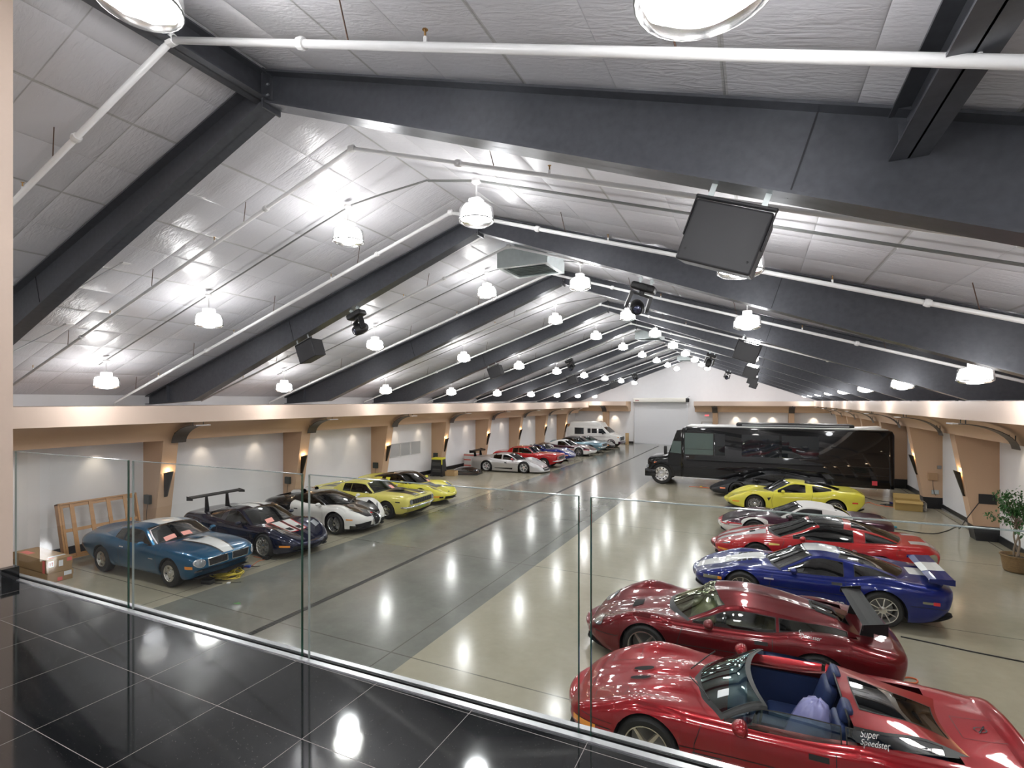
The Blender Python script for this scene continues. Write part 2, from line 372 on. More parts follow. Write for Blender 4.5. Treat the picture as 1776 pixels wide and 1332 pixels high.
# piers and panels of the end wall
for j, x in enumerate((-12.95, -3.23, 2.58)):
    nm = ('left of the roll-up door', 'just right of the roll-up door', 'farther right of the roll-up door')[j]
    o = thing('wall_pier', 'tan flat pier on the end wall, '+nm, 'pier')
    MB().hexa([(x-.2, YE, .42), (x+.2, YE, .42), (x+.2, YE-.55, .42), (x-.2, YE-.55, .42), (x-.2, YE, 3.04), (x+.2, YE, 3.04), (x+.2, YE-1, 3.04), (x-.2, YE-1, 3.04)]).build('shaft', m_tan, o)
    MB().box(x-.22, x+.22, YE-.53, YE, 0, .42).build('plinth', m_plinth, o)
    o = thing('cove_panel', 'curved dark metal panel on the end wall cove, '+nm, 'ceiling panel')
    m = MB()
    for q in range(8):
        t0, t1 = q/8*1.5, (q+1)/8*1.5
        ya, za, yb_, zb = YE-2-.1+1.02*math.sin(t0), 2.95+.55*math.cos(t0), YE-2-.1+1.02*math.sin(t1), 2.95+.55*math.cos(t1)
        m.hexa([(x-.22, ya, za), (x+.22, ya, za), (x+.22, yb_, zb), (x-.22, yb_, zb), (x-.22, ya, za+.03), (x+.22, ya, za+.03), (x+.22, yb_, zb+.03), (x-.22, yb_, zb+.03)])
    m.build('curved_sheet', m_mesh, o); MB().tube([(x, YE-2, 3.5), (x, YE-1.98, 3.58)], .02, 6).build('hanger', m_blk, o)
# downlights recessed in the soffit undersides, washing the walls
m_dl = mat('downlight lens', (1, .95, .85), .4, emit=(1, .82, .6), es=14)
def downlight(x, y, z, lab, aim):
    o = thing('recessed_downlight', lab, 'ceiling light', (x, y, z), group='recessed downlights under the soffits')
    MB().lathe([(.07, 0), (.07, -.012), (.05, -.012), (.05, 0)], 14).build('trim_ring', m_whitepipe, o)
    MB().lathe([(.05, -.003), (.0005, -.003)], 14).build('lens', m_dl, o)
    light('downlight_light', 'SPOT', (x, y, z-.03), 60.0 if x > XL+1 and x < XR-1 else 15.0, (1, .83, .64), .03, rot=aim, spot_size=1.15, spot_blend=1.0)
for i in range(0, 10):
    for q, f_ in enumerate((.32, .72)):
        y = FY(i)+4.9*f_
        if y < 3 or y > YE-2.3: continue
        for side in ('left', 'right'):
            x = XL+.42 if side == 'left' else XR-.42; z = 2.865 if side == 'left' else 3.035
            downlight(x, y, z, '%s recessed downlight after the %s pier in the %s soffit' % (('nearer', 'farther')[q], ORD[i] if i else 'hidden', side), (0, -.42 if side == 'right' else .42, 0))
for x, lab in ((-13.6, 'left corner'), (-12.2, 'beside the left pier'), (-1.6, 'left of three'), (-.2, 'middle of three'), (1.2, 'right of three'), (4.2, 'right end')):
    downlight(x, YE-.5, 3.035, 'recessed downlight washing the end wall, '+lab, (.42, 0, 0))
# ------------------------------------------------------------------ black steel roof frames
zapex = 7.36
def rb(x): return zapex-(zapex-3.95)/9.14*abs(x+5)*1.0      # underside of the rafters
def rafter(side, y, o):
    xe = (XL+.02) if side == 'left' else (XR-.02); d = -1 if side == 'left' else 1
    x0 = XC; tt = .022; fw = .115
    zt = lambda x: zroof(x)-.03
    zb = lambda x: max(rb(x), 3.9 if side == 'left' else 4.02)
    kx = XC+d*9.0
    m = MB(); ys = y
    xs = [x0+d*.03, x0+d*3, x0+d*6, kx, xe]
    for q in range(len(xs)-1):
        a, b = xs[q], xs[q+1]
        m.hexa([(a, ys-.006, zb(a)), (b, ys-.006, zb(b)), (b, ys+.006, zb(b)), (a, ys+.006, zb(a)), (a, ys-.006, zt(a)), (b, ys-.006, zt(b)), (b, ys+.006, zt(b)), (a, ys+.006, zt(a))])
    m.build('web', m_steel, o)
    for nm, fn, s in (('bottom_flange', zb, 1), ('top_flange', zt, -1)):
        m = MB()
        for q in range(len(xs)-1):
            a, b = xs[q], xs[q+1]
            m.hexa([(a, ys-fw, fn(a)), (b, ys-fw, fn(b)), (b, ys+fw, fn(b)), (a, ys+fw, fn(a)), (a, ys-fw, fn(a)+s*tt), (b, ys-fw, fn(b)+s*tt), (b, ys+fw, fn(b)+s*tt), (a, ys+fw, fn(a)+s*tt)])
        m.build(nm, m_steel, o)
    # apex end plate, knee stiffener, web splice
    xa = x0+d*.012; m = MB().box(min(x0, xa), max(x0, xa), ys-.12, ys+.12, zb(x0)-.06, zt(x0)+.01); m.build('end_plate', m_steel, o)
    m = MB()
    for zz in (7.46, 7.58):
        for yy in (-.06, .06): m.tube([(xa, ys+yy, zz), (xa+d*.02, ys+yy, zz)], .013, 6)
    m.build('apex_bolt', m_alu, o)
    m = MB(); xk = XC+d*5.2; xk2 = XC+d*5.38
    m.hexa([(xk-.006, ys-.012, zb(xk)), (xk+.006, ys-.012, zb(xk)), (xk+.006, ys-.005, zb(xk)), (xk-.006, ys-.005, zb(xk)), (xk2-.006, ys-.012, zt(xk2)-.02), (xk2+.006, ys-.012, zt(xk2)-.02), (xk2+.006, ys-.005, zt(xk2)-.02), (xk2-.006, ys-.005, zt(xk2)-.02)])
    m.build('splice_seam', mat('weld seam', (.03, .03, .035), .5, .3), o)
    xk = XC+d*10.2; MB().box(xk-.01, xk+.01, ys-.09, ys+.09, 4.0, zt(xk)).build('stiffener', m_steel, o)
for i in range(1, 10):
    for side in ('left', 'right'):
        o = thing('steel_rafter', 'black steel roof rafter, %s from the camera, %s of the ridge' % (ORD[i], side), 'rafter', group='tapered black steel rafters')
        rafter(side, FY(i), o)
def longbeam(x, zt, zb, lab):
    o = thing('steel_beam', lab, 'beam'); y0, y1 = YB, FY(1)-.01
    MB().box(x-.006, x+.006, y0, y1, zb, zt).build('web', m_steel, o)
    MB().box(x-.105, x+.105, y0, y1, zb, zb+.016).build('bottom_flange', m_steel, o)
    MB().box(x-.105, x+.105, y0, y1, zt-.016, zt).build('top_flange', m_steel, o)
    MB().box(x-.07, x-.006, y1-.10, y1-.08, zb+.03, zb+.2).build('clip', m_steel, o)
longbeam(-5.06, 7.70, 7.40, 'black steel ridge beam running back overhead from the nearest rafter peak')
longbeam(.88, 5.86, 5.56, 'black steel beam running back overhead at top right from the nearest rafter')
# ------------------------------------------------------------------ sprinkler pipes, conduits, lamps
m_brass = mat('brass', (.5, .3, .12), .35, .9)
def pipe_run(y, i, which):
    nm = 'white sprinkler pipe %s the %s rafter pair from the camera' % ('just before' if which == 'a' else 'just behind', ORD[i])
    o = thing('sprinkler_pipe', nm, 'pipe', group='white sprinkler branch pipes')
    r = .031 if which == 'a' else .027; off = .34 if which == 'a' else .30
    for side, d, xe in (('left', -1, XL+.45), ('right', 1, XR-.45)):
        z = lambda x: zroof(x)-off
        pts = [(XC, y, z(XC)), (xe, y, z(xe))]
        if which == 'a' and side == 'left': pts += [(xe-.03, y, 3.87)]
        MB().tube(pts, r, 10).build('pipe_length', m_whitepipe, o, smooth=True)
        for q, s in enumerate((1.7, 4.1, 6.9, 9.3)):
            x = XC+d*s
            if q % 2 == 0:
                M_ = T(x, y, z(x)) @ R(d*math.atan(.321), 'Y') @ R(math.pi/2, 'Y')
                MB().lathe([(r, -.04), (r+.014, -.035), (r+.02, -.01), (r+.02, .01), (r+.014, .035), (r, .04)], 12, M_).build('coupling', m_whitepipe, o)
            MB().tube([(x+.5*d, y, z(x+.5*d)), (x+.42*d, y-.02, zroof(x+.42*d))], .006, 5).build('hanger_rod', mat('rusty rod', (.12, .07, .05), .6, .5), o)
        for s in (2.9, 5.9, 8.8):
            x = XC+d*s
            h = MB().tube([(x, y, z(x)), (x, y, z(x)+.07)], .014, 6).build('sprinkler_head', m_whitepipe, o)
            MB().tube([(x, y, z(x)+.07), (x, y, z(x)+.12)], .008, 5).lathe([(.022, .12), (.001, .125)], 8, T(x, y, z(x))).build('deflector', m_brass, h)
    MB().lathe([(r, -.05), (r+.02, -.04), (r+.02, .04), (r, .05)], 12, T(XC, y, zroof(XC)-off) @ R(math.pi/2, 'Y')).build('elbow', m_whitepipe, o)
for i in range(1, 10):
    pipe_run(FY(i)-1.1, i, 'a'); pipe_run(FY(i)+1.29, i, 'b')
m_shell = glass_mat('clear prismatic shade', (.97, .97, .97), .25, 1.12)
m_bulb = mat('lamp glow', (1, 1, 1), .5, emit=(1, .98, .95), es=18)
LX = [-13.47, -9.82, -6.19, -3.72, -.17, 3.42]
def make_lamp():
    o = thing('pendant_lamp', 'x', 'lamp', group='pendant lamps hung below the roof')
    # origin at the canopy on the conduit
    MB().lathe([(.001, .0), (.07, 0), (.07, -.04), (.03, -.07), (.001, -.075)], 14).build('canopy', m_whitepipe, o, auto=True)
    MB().tube([(0, 0, -.06), (0, 0, -.29)], .011, 8).build('stem', m_whitepipe, o)
    MB().rbox(-.09, .09, -.09, .09, -.385, -.28, .02, 2).build('housing', m_whitepipe, o, auto=True)
    MB().lathe([(.14, -.38), (.205, -.39), (.240, -.42), (.252, -.49), (.258, -.58), (.258, -.615), (.20, -.655), (.10, -.672), (.001, -.676)], 28).build('shade', m_shell, o, True)
    MB().lathe([(.001, -.395), (.17, -.395), (.222, -.425), (.238, -.50), (.240, -.59), (.18, -.63), (.001, -.65)], 20).build('diffuser', m_bulb, o, True)
    MB().lathe([(.253, -.60), (.259, -.604), (.259, -.616), (.253, -.62)], 28).build('shade_ring', mat('thin dark ring', (.2, .2, .2), .4, .5), o)
    return o
lamp0 = make_lamp(); first = True
sidew = lambda j: 'left' if j < 3 else 'right'
ORD[0] = 'unseen rear'
for i in range(0, 11):
    y = FY(i)-2.42 if i > 1 else (2.0, -1.6)[i == 0]
    o = thing('conduit', 'thin grey conduit carrying the %s cross row of pendant lamps' % ORD[i], 'conduit', group='grey lamp conduits')
    zo = .10
    if i == 1: lx = LX[3:]
    else: lx = LX
    pts = [(LX[0]-.3, y, zroof(LX[0]-.3)-zo), (-6.9, y, zroof(-6.9)-zo), (-6.1, y, zroof(-6.1)-.12), (-5.5, y, zroof(-5.5)-.25), (-4.6, y, zroof(-4.6)-.22), (-3.7, y, zroof(-3.7)-zo), (LX[5]+.5, y, zroof(LX[5]+.5)-zo)]
    if i == 1: pts = pts[4:]
    MB().tube(pts, .014, 6).build('conduit_tube', m_grey, o)
    MB().tube([(p[0], p[1]+.035, p[2]) for p in pts[-3:]], .012, 6).build('conduit_tube', m_grey, o)
    for j, x in enumerate(LX):
        if x not in lx: continue
        lp = lamp0 if first else copy_tree(lamp0); first = False
        zc_ = zroof(x)-.09 if 0 < j < 6 else zroof(x)-.09
        lp.location = (x, y, zc_)
        lp['label'] = 'glowing round pendant lamp, %s %s of the ridge in the %s cross row' % (ORD[(3-j) if j < 3 else (j-2)], sidew(j), ORD[i])
        light('lamp_light', 'SPOT', (x, y, zc_-.74), LAMP_W*.66, (.985, .985, 1), .16, spot_size=2.75 if 0 < j < 5 else 2.15, spot_blend=.8 if 0 < j < 5 else 1)
        light('lamp_glow', 'POINT', (x, y, zc_-.80), LAMP_W*(.30 if 0 < j < 5 else .24), (.955, .97, 1), .16)
# ------------------------------------------------------------------ duct boxes under the ridge
for i, (y, lab) in enumerate(((10.97, 'nearest'), (25.68, 'middle'), (40.38, 'farthest'))):
    o = thing('duct_box', 'galvanised square air duct box with louvred underside below the ridge, '+lab, 'air duct', (-4.75, y, 7.05))
    MB().box(-.62, .62, -.55, .55, .02, .40).box(-.3, .3, -.3, .3, .40, .62).build('casing', m_galv, o)
    m = MB()
    for a_, b_ in ((-.62, -.52), (.52, .62)): m.box(a_, b_, -.55, .55, -.01, .02)
    m.box(-.52, .52, -.55, -.45, -.01, .02).box(-.52, .52, .45, .55, -.01, .02); m.build('grille_frame', m_galv, o)
    for q in range(7):
        yy = -.39+.13*q
        MB().hexa([(-.5, yy-.05, -.01), (.5, yy-.05, -.01), (.5, yy-.04, -.01), (-.5, yy-.04, -.01), (-.5, yy+.03, .019), (.5, yy+.03, .019), (.5, yy+.04, .019), (-.5, yy+.04, .019)]).build('louvre', m_galv, o)
# ------------------------------------------------------------------ balcony, glass rail, partition
def yr(x): return 2.10+.023*(x+5.7)
XB0, XB1 = -7.5, 6.1
struct('floor_balcony', MB().prism([(XB0, YB), (XB1, YB), (XB1, yr(XB1)-.05), (XB0, yr(XB0)-.05)], 'z', 2.2, 2.5), m_gran)
struct('wall_balcony_front', MB().prism([(XL+.02, 1.7), (XR-.05, 1.7), (XR-.05, 1.8), (XL+.02, 1.8)], 'z', .0, 2.19), m_white)
sh = thing('rail_channel', 'aluminium base channel along the balcony edge holding the glass panels', 'rail')
for nm, a_, b_, mm in (('inner_strip', -.05, -.018, m_alu), ('outer_strip', .018, .05, m_alu), ('gasket', -.018, -.0065, m_blk), ('gasket', .0065, .018, m_blk)):
    MB().prism([(-6.3, yr(-6.3)+a_), (XB1, yr(XB1)+a_), (XB1, yr(XB1)+b_), (-6.3, yr(-6.3)+b_)], 'z', 2.44, 2.508 if mm is m_alu else 2.502).build(nm, mm, sh)
m_pane = glass_mat('clear rail glass', (.93, .955, .935), 0, 1.32)
m_edge = mat('green glass edge', (.02, .07, .05), .1, spec=.8)
m_edget = mat('pale green glass edge', (.25, .29, .275), .15, spec=.8)
xs = [(-5.70, -4.105), (-4.05, -2.41), (-2.355, -.725), (-.668, 1.0), (1.06, 2.75), (2.81, 4.5)]
for j, (a_, b_) in enumerate(xs):
    lab = ('shortest clear glass rail panel at far left beside the pier' if j == 0 else '%s clear glass balcony rail panel from the left' % ORD[j+1])
    o = thing('glass_panel', lab, 'glass panel')
    for s in (-.0065, .0065):
        link_mesh('pane', [(a_, yr(a_)+s, 2.50), (b_, yr(b_)+s, 2.50), (b_, yr(b_)+s, 3.57), (a_, yr(a_)+s, 3.57)], [(0, 1, 2, 3)], m_pane, o) if s > 0 else None
    t = .0065
    for x in (a_, b_): MB().box(x-.002, x+.002, yr(x)-t, yr(x)+t, 2.50, 3.57).build('edge', m_edget if x == a_ and j < 3 else m_edge, o)
    MB().prism([(a_, yr(a_)-t), (b_, yr(b_)-t), (b_, yr(b_)+t), (a_, yr(a_)+t)], 'z', 3.568, 3.572).build('top_edge', m_edget, o)
o = thing('partition_wall', 'tan wall end on black granite base at the far left edge', 'wall')
MB().prism([(-7.4, 2.615), (-5.64, 2.615), (-5.64, zroof(-5.64)-.02), (-7.4, zroof(-7.4)-.02)], 'y', 1.975, 2.06).build('wall_face', m_tanl, o)
MB().box(-7.4, -5.57, 1.962, 2.075, 2.5, 2.617).build('granite_base', m_gran, o)
# ------------------------------------------------------------------ roll-up door, exit door, drain
m_door = mat('white roll-up door', (.72, .73, .75), .4)
def _slats(m):
    nn, ll, b = nt(m); tc = N(m, 'ShaderNodeTexCoord'); sp = N(m, 'ShaderNodeSeparateXYZ'); L(m, tc.outputs['Object'], sp.inputs[0])
    pp = math_n(m, 'PINGPONG', sp.outputs[2], .045)
    bp = N(m, 'ShaderNodeBump', i_Strength=.6, i_Distance=.02); L(m, pp, bp.inputs['Height']); L(m, bp.outputs[0], b.inputs['Normal'])
_slats(m_door)
o = MB().box(DX0, DX1, YE+.05, YE+.1, .02, DZ).build('door_1', m_door); o['kind'] = 'structure'
MB().box(DX0+.01, DX1-.01, YE+.03, YE+.12, 0, .07).build('bottom_bar', m_alu, o)
MB().box(DX0-.09, DX0, YE-.04, YE, 0, DZ).build('guide_rail', m_alu, o); MB().box(DX1, DX1+.09, YE-.04, YE, 0, DZ).build('guide_rail', m_alu, o)
MB().rbox(DX0-.05, DX1+.0, YE-.42, YE, DZ-.08, DZ+.34, .09, 3).build('roll_housing', mat('cream enamel', (.76, .74, .68), .4), o, auto=True)
MB().box(DX0-.05, DX1, YE-.40, YE-.30, DZ-.12, DZ-.08).build('housing_lip', m_grey, o)
MB().rbox(DX0+.15, DX0+.5, YE-.425, YE-.415, DZ+.06, DZ+.13, .004, 1).build('name_plate', mat('dull red', (.3, .1, .1), .5), o)
MB().rbox(DX1-.1, DX1+.22, YE-.42, YE-.1, DZ-.05, DZ+.3, .05, 2).tube([(DX1, YE-.26, DZ+.3), (DX1+.3, YE-.26, DZ+.5)], .01, 5).build('motor', m_blk, o, auto=True)
o = MB().box(-4.35, -3.55, YE-.03, YE, 0, 2.1).build('door_2', m_white); o['kind'] = 'structure'
MB().box(-4.43, -4.35, YE-.06, YE, 0, 2.16).box(-3.55, -3.47, YE-.06, YE, 0, 2.16).box(-4.35, -3.55, YE-.06, YE, 2.1, 2.16).build('frame', mat('putty grey', (.45, .44, .40), .5), o)
MB().box(-4.2, -3.7, YE-.09, YE-.03, 1.98, 2.06).build('door_closer', m_alu, o)
o = thing('exit_sign', 'small red lit EXIT sign above the door on the end wall', 'sign', (-3.95, YE-.05, 2.72))
MB().box(-.17, .17, -.02, .05, -.13, .13).build('case', mat('sign white', (.8, .8, .8), .5), o)
v, f = text_mesh('EXIT', .17, bold=.004); MB().add(v, f, T(0, -.024, 0) @ R(math.pi/2, 'X')).build('lettering', mat('sign red', (.9, .1, .12), .5, emit=(1, .08, .12), es=1.6), o)
o = thing('floor_drain', 'long dark slotted trench drain down the middle of the drive lane', 'drain')
MB().box(-7.90, -7.885, 1.9, 46.6, 0, .004).box(-7.785, -7.77, 1.9, 46.6, 0, .004).build('drain_edge', mat('dark steel edge', (.06, .06, .055), .5, .5), o)
md = mat('drain slots', (.02, .02, .018), .5)
nn, ll, b_ = nt(md); tc = N(md, 'ShaderNodeTexCoord'); sp = N(md, 'ShaderNodeSeparateXYZ'); L(md, tc.outputs['Object'], sp.inputs[0])
st = math_n(md, 'GREATER_THAN', math_n(md, 'PINGPONG', sp.outputs[1], .03), .019); mx = N(md, 'ShaderNodeMix', data_type='RGBA'); mx.inputs[6].default_value = (.008, .008, .008, 1); mx.inputs[7].default_value = (.05, .05, .045, 1); L(md, st, mx.inputs[0]); L(md, mx.outputs[2], b_.inputs['Base Color'])
MB().box(-7.885, -7.785, 1.9, 46.6, 0, .003).build('grate', md, o)
# right-hand roll-up door between the third and fourth piers, wall louvres on the left
o = MB().box(XR-.02, XR, FY(4)+.75, FY(5)+.1, .02, 3.0).build('door_3', m_door); o['kind'] = 'structure'
MB().box(XR-.06, XR-.02, FY(4)+.75, FY(5)+.1, 0, .06).build('bottom_bar', m_alu, o)
m_lv = mat('grey louvre', (.42, .43, .44), .5)
nn, ll, b_ = nt(m_lv); tc = N(m_lv, 'ShaderNodeTexCoord'); sp = N(m_lv, 'ShaderNodeSeparateXYZ'); L(m_lv, tc.outputs['Object'], sp.inputs[0])
bp = N(m_lv, 'ShaderNodeBump', i_Strength=.8, i_Distance=.02); L(m_lv, math_n(m_lv, 'PINGPONG', sp.outputs[2], .025), bp.inputs['Height']); L(m_lv, bp.outputs[0], b_.inputs['Normal'])
for j, (ya, yb2) in enumerate(((20.0, 20.68), (20.80, 21.52), (21.66, 22.42))):
    o = thing('wall_vent', ('left', 'middle', 'right')[j]+' one of three grey louvred vents on the left wall', 'vent', (XL, (ya+yb2)/2, 1.55), group='three grey wall vents')
    h = (yb2-ya)/2
    MB().box(0, .02, -h, h, -.31, .31).build('louvre_panel', m_lv, o)
    MB().box(0, .035, -h-.03, -h, -.34, .34).box(0, .035, h, h+.03, -.34, .34).box(0, .035, -h, h, .31, .34).box(0, .035, -h, h, -.34, -.31).build('vent_frame', mat('light grey frame', (.62, .62, .62), .5), o)

for (a_, b_, q) in (((-11.5, 4.2, 4.84), (-11.05, 4.75, 5.36), 'lower'), ((-9.5, 4.2, 5.72), (-9.2, 4.7, 6.22), 'upper')):
    o = thing('flange_brace', q+' white angle brace between the nearest left rafter and the roof', 'brace')
    A_, B_ = Vector(a_), Vector(b_); MB().hexa([tuple(A_+Vector(v)) for v in ((-.035, 0, 0), (.035, 0, 0), (.035, 0, .012), (-.035, 0, .012))]+[tuple(B_+Vector(v)) for v in ((-.035, 0, 0), (.035, 0, 0), (.035, 0, .012), (-.035, 0, .012))]).build('bar', m_whitepipe, o)
    MB().box(b_[0]-.06, b_[0]+.06, b_[1]-.02, b_[1]+.1, b_[2]-.005, b_[2]+.01).build('end_tab', m_whitepipe, o)
# ================================================================== CARS
def pchip(pts):
    pts = sorted(pts); X = [p[0] for p in pts]; Y = [p[1] for p in pts]; n = len(X)
    if n == 1: return lambda x: Y[0]
    h = [X[i+1]-X[i] for i in range(n-1)]; d = [(Y[i+1]-Y[i])/h[i] for i in range(n-1)]
    m = [d[0]]+[0]*(n-2)+[d[-1]]
    for i in range(1, n-1):
        if d[i-1]*d[i] > 0:
            w1 = 2*h[i]+h[i-1]; w2 = h[i]+2*h[i-1]; m[i] = (w1+w2)/(w1/d[i-1]+w2/d[i])
    def f(x):
        if x <= X[0]: return Y[0]
        if x >= X[-1]: return Y[-1]
        i = 0
        while x > X[i+1]: i += 1
        t = (x-X[i])/h[i]
        return (2*t**3-3*t*t+1)*Y[i]+(t**3-2*t*t+t)*h[i]*m[i]+(-2*t**3+3*t*t)*Y[i+1]+(t**3-t*t)*h[i]*m[i+1]
    return f
def catmull(P, k=6):
    out = []
    n = len(P)
    Q = [tuple(2*a-b for a, b in zip(P[0], P[1]))]+list(P)+[(-P[-2][0], P[-2][1])]
    for i in range(1, n):
        p0, p1, p2, p3 = Q[i-1], Q[i], Q[i+1], Q[i+2]
        for j in range(k):
            t = j/k
            out.append(tuple(.5*((2*b)+(-a+c)*t+(2*a-5*b+4*c-d)*t*t+(-a+3*b-3*c+d)*t**3) for a, b, c, d in zip(p0, p1, p2, p3)))
    out.append(P[-1]); return out
m_glassd = glass_mat('dark tinted car glass', (.07, .08, .08), .0, 1.8)
m_glassg = glass_mat('green tinted car glass', (.42, .60, .54), .0, 1.85)
m_tyre = speckle(mat('tyre rubber', (.014, .014, .014), .62), 60, .2)
m_rim = mat('silver alloy', (.62, .61, .58), .22, .85)
m_rimd = mat('dark wheel', (.03, .03, .032), .3, .6)
m_chrome = mat('chrome', (.85, .86, .88), .07, 1)
m_under = mat('underbody black', (.008, .008, .008), .8)
m_trim = mat('black rubber trim', (.012, .012, .012), .4)
m_lensh = mat('headlamp lens', (.42, .45, .48), .08, .6, 1)
m_amber = mat('amber lens', (.85, .30, .03), .15, 0, 1)
m_redl = mat('red lens', (.65, .02, .03), .15, 0, 1)
m_disc = mat('brake disc', (.25, .25, .25), .4, .8)
m_cream = speckle(mat('cream leather', (.42, .33, .22), .5), 40, .1)
m_int = speckle(mat('black interior trim', (.022, .022, .024), .55), 40, .2)
m_navy = speckle(mat('navy leather', (.018, .034, .11), .42), 60, .25)
m_pink = mat('pink paper', (.85, .38, .32), .6)
m_paper = mat('white paper', (.8, .82, .84), .6)
class Car:
    def __init__(s, P):
        s.P = P; s.wb = P['wb']; s.tr = P.get('tr', .325); s.nose = P['nose']; s.tail = P['tail']
        s.hwf = pchip(P['hw']); s.zsf = pchip(P['zs']); s.zcf = pchip(P['zc']); s.zbf = pchip(P['zb'])
        s.rf = P.get('rf', (.55, .62, 2.3)); s.rr = P.get('rr', (.35, .80, 2.5))
        s.k = P.get('k', (.95, .985, .975, .87)); s.nd = pchip(P.get('nosedx', [(.2, 0), (.8, 0)])); s.td = pchip(P.get('taildx', [(.2, 0), (.8, 0)]))
        s.bumps = P.get('bumps', []); s.R = s.tr+P.get('archgap', .045); s.cache = {}
        s.rockr = P.get('rocker', .18)
    def hw(s, x):
        w = s.hwf(x); L_, wf, p = s.rf; t = (s.nose-x)/L_
        if t < 1: w *= wf+(1-wf)*(1-(1-max(t, 0))**p)**(1/p)
        L_, wf, p = s.rr; t = (x-s.tail)/L_
        if t < 1: w *= wf+(1-wf)*(1-(1-max(t, 0))**p)**(1/p)
        return w
    def sec(s, x):
        if x in s.cache: return s.cache[x]
        W, S_, C_, r = s.hw(x), s.zsf(x), s.zcf(x), s.zbf(x); k0, k1, k2, k3 = s.k
        h = S_-r
        ym = s.P.get('mid', .58)
        P = [(W*k0, r), (W*k1, r+.14*h), (W, r+.5*h), (W*k2, r+.82*h), (W*k3, S_), (W*ym, S_*.42+C_*.58+.35*max(0, C_-S_)*.4), (W*.28, C_-.06*abs(C_-S_)), (0, C_)]
        pts = catmull(P, 6)
        side = pts[:25]; top = pts[24:]
        s.cache[x] = (side, top); return side, top
    def bump(s, x, y):
        z = 0
        for (bx, by, lx, ly, hh) in s.bumps:
            u = abs(x-bx)/lx; v = abs(abs(y)-by)/ly
            if u < 1 and v < 1: z += hh*(1-u*u)**2*(1-v**4)**2
        return z
    def topz(s, x, y):
        side, top = s.sec(x); y = abs(y)
        seq = [p for p in side[14:]]+list(top[1:])
        for a, b in zip(seq, seq[1:]):
            if (a[0]-y)*(b[0]-y) <= 0 and a[0] != b[0]:
                t = (a[0]-y)/(a[0]-b[0]); return a[1]+(b[1]-a[1])*t+s.bump(x, y)
        return seq[-1][1]
    def dx(s, x, z):
        d = 0; t = (s.nose-x)/.6
        if t < 1: d += s.nd(z)*(1-t)**1.5
        t = (x-s.tail)/.5
        if t < 1: d += s.td(z)*(1-t)**1.5
        return d
    def build(s, root):
        P = s.P; NS, NT = 12, P.get('nt', 14); R_ = s.R; zh = s.tr
        hubs = [0, -s.wb]; e = .0015
        xs = set()
        n = int((s.nose-s.tail)/P.get('step', .07))
        for i in range(n+1): xs.add(round(s.tail+(s.nose-s.tail)*i/n, 5))
        for i in range(9):
            t = (1-math.cos(math.pi/2*i/8)); xs.add(round(s.nose-.25*t, 5)); xs.add(round(s.tail+.2*t, 5))
        for hx in hubs:
            xs = {x for x in xs if abs(abs(x-hx)-R_) > .02 and abs(x-hx) > R_ or abs(x-hx) < R_-.03}
            for sg in (-1, 1): xs |= {hx+sg*(R_+e), hx+sg*(R_-e)}
            for q in range(1, 12):
                a = math.pi*q/12; xs.add(hx+(R_-e)*math.cos(a))
        xs = sorted(xs); rows = []; s.bot = []
        for x in xs:
            side, top = s.sec(x); zlo = side[0][1]; arch = False
            for hx in hubs:
                if abs(x-hx) < R_: zlo = max(zlo, zh+math.sqrt(max(0, R_*R_-(x-hx)**2))); arch = True
            # trim side at zlo
            q = []
            for a, b in zip(side, side[1:]):
                if b[1] <= zlo: continue
                if a[1] < zlo: t = (zlo-a[1])/(b[1]-a[1]); q.append((a[0]+(b[0]-a[0])*t, zlo))
                else: q.append(a)
            q.append(side[-1])
            if len(q) < 2: q = [side[-1], side[-1]]
            row = resample(q, NS)[:-1]+resample(top, NT)
            row = [(y, z+(s.bump(x, y) if j >= NS-2 else 0)) for j, (y, z) in enumerate(row)]
            rows.append([(x+s.dx(x, z), y, z) for y, z in row]); s.bot.append((x, rows[-1][0][1], rows[-1][0][2], arch))
        nr = len(rows[0]); v = []; f = []; s.xs = xs
        for row in rows: v += row
        nl = len(v)
        for row in rows: v += [(a, -b, c) for a, b, c in row]
        skip = s.skipf(); twot = P.get('two')   # second colour
        mi = []
        def col(x, j):
            return 1 if twot and twot(x, j) else 0
        for i in range(len(xs)-1):
            for j in range(nr-1):
                a, b, c, d = i*nr+j, (i+1)*nr+j, (i+1)*nr+j+1, i*nr+j+1
                cx = sum(v[q][0] for q in (a, b, c, d))/4; cy = sum(v[q][1] for q in (a, b, c, d))/4; cz = sum(v[q][2] for q in (a, b, c, d))/4
                if j >= NS-1 and skip(cx, cy): continue
                f.append((a, b, c, d)); f.append((nl+d, nl+c, nl+b, nl+a)); mi += [col(cx, j)]*2
        # end caps, ruled across with a bulge
        for i, sg, bl in ((len(xs)-1, 1, P.get('nbulge', .10)), (0, -1, P.get('tbulge', .05))):
            M = 9; base = len(v); row = rows[i]; ymax = max(p[1] for p in row)
            for j in range(nr):
                for q in range(M):
                    y = row[j][1]*(1-2*q/(M-1)); v.append((row[j][0]+sg*bl*((row[j][1]/ymax)**2-(y/ymax)**2), y, row[j][2]))
            for j in range(nr-1):
                for q in range(M-1):
                    a, b, c, d = base+j*M+q, base+j*M+q+1, base+(j+1)*M+q+1, base+(j+1)*M+q
                    f.append((a, b, c, d) if sg < 0 else (d, c, b, a)); mi.append(col(xs[i], j))
        bm = bmesh.new()
        vs = [bm.verts.new(p) for p in v]
        for q, mm in zip(f, mi):
            try: fc = bm.faces.new([vs[k] for k in q]); fc.smooth = True; fc.material_index = mm
            except ValueError: pass
        bmesh.ops.remove_doubles(bm, verts=bm.verts[:], dist=.0008)
        bmesh.ops.delete(bm, geom=[x for x in bm.verts if not x.link_faces], context='VERTS')
        bmesh.ops.recalc_face_normals(bm, faces=bm.faces[:])
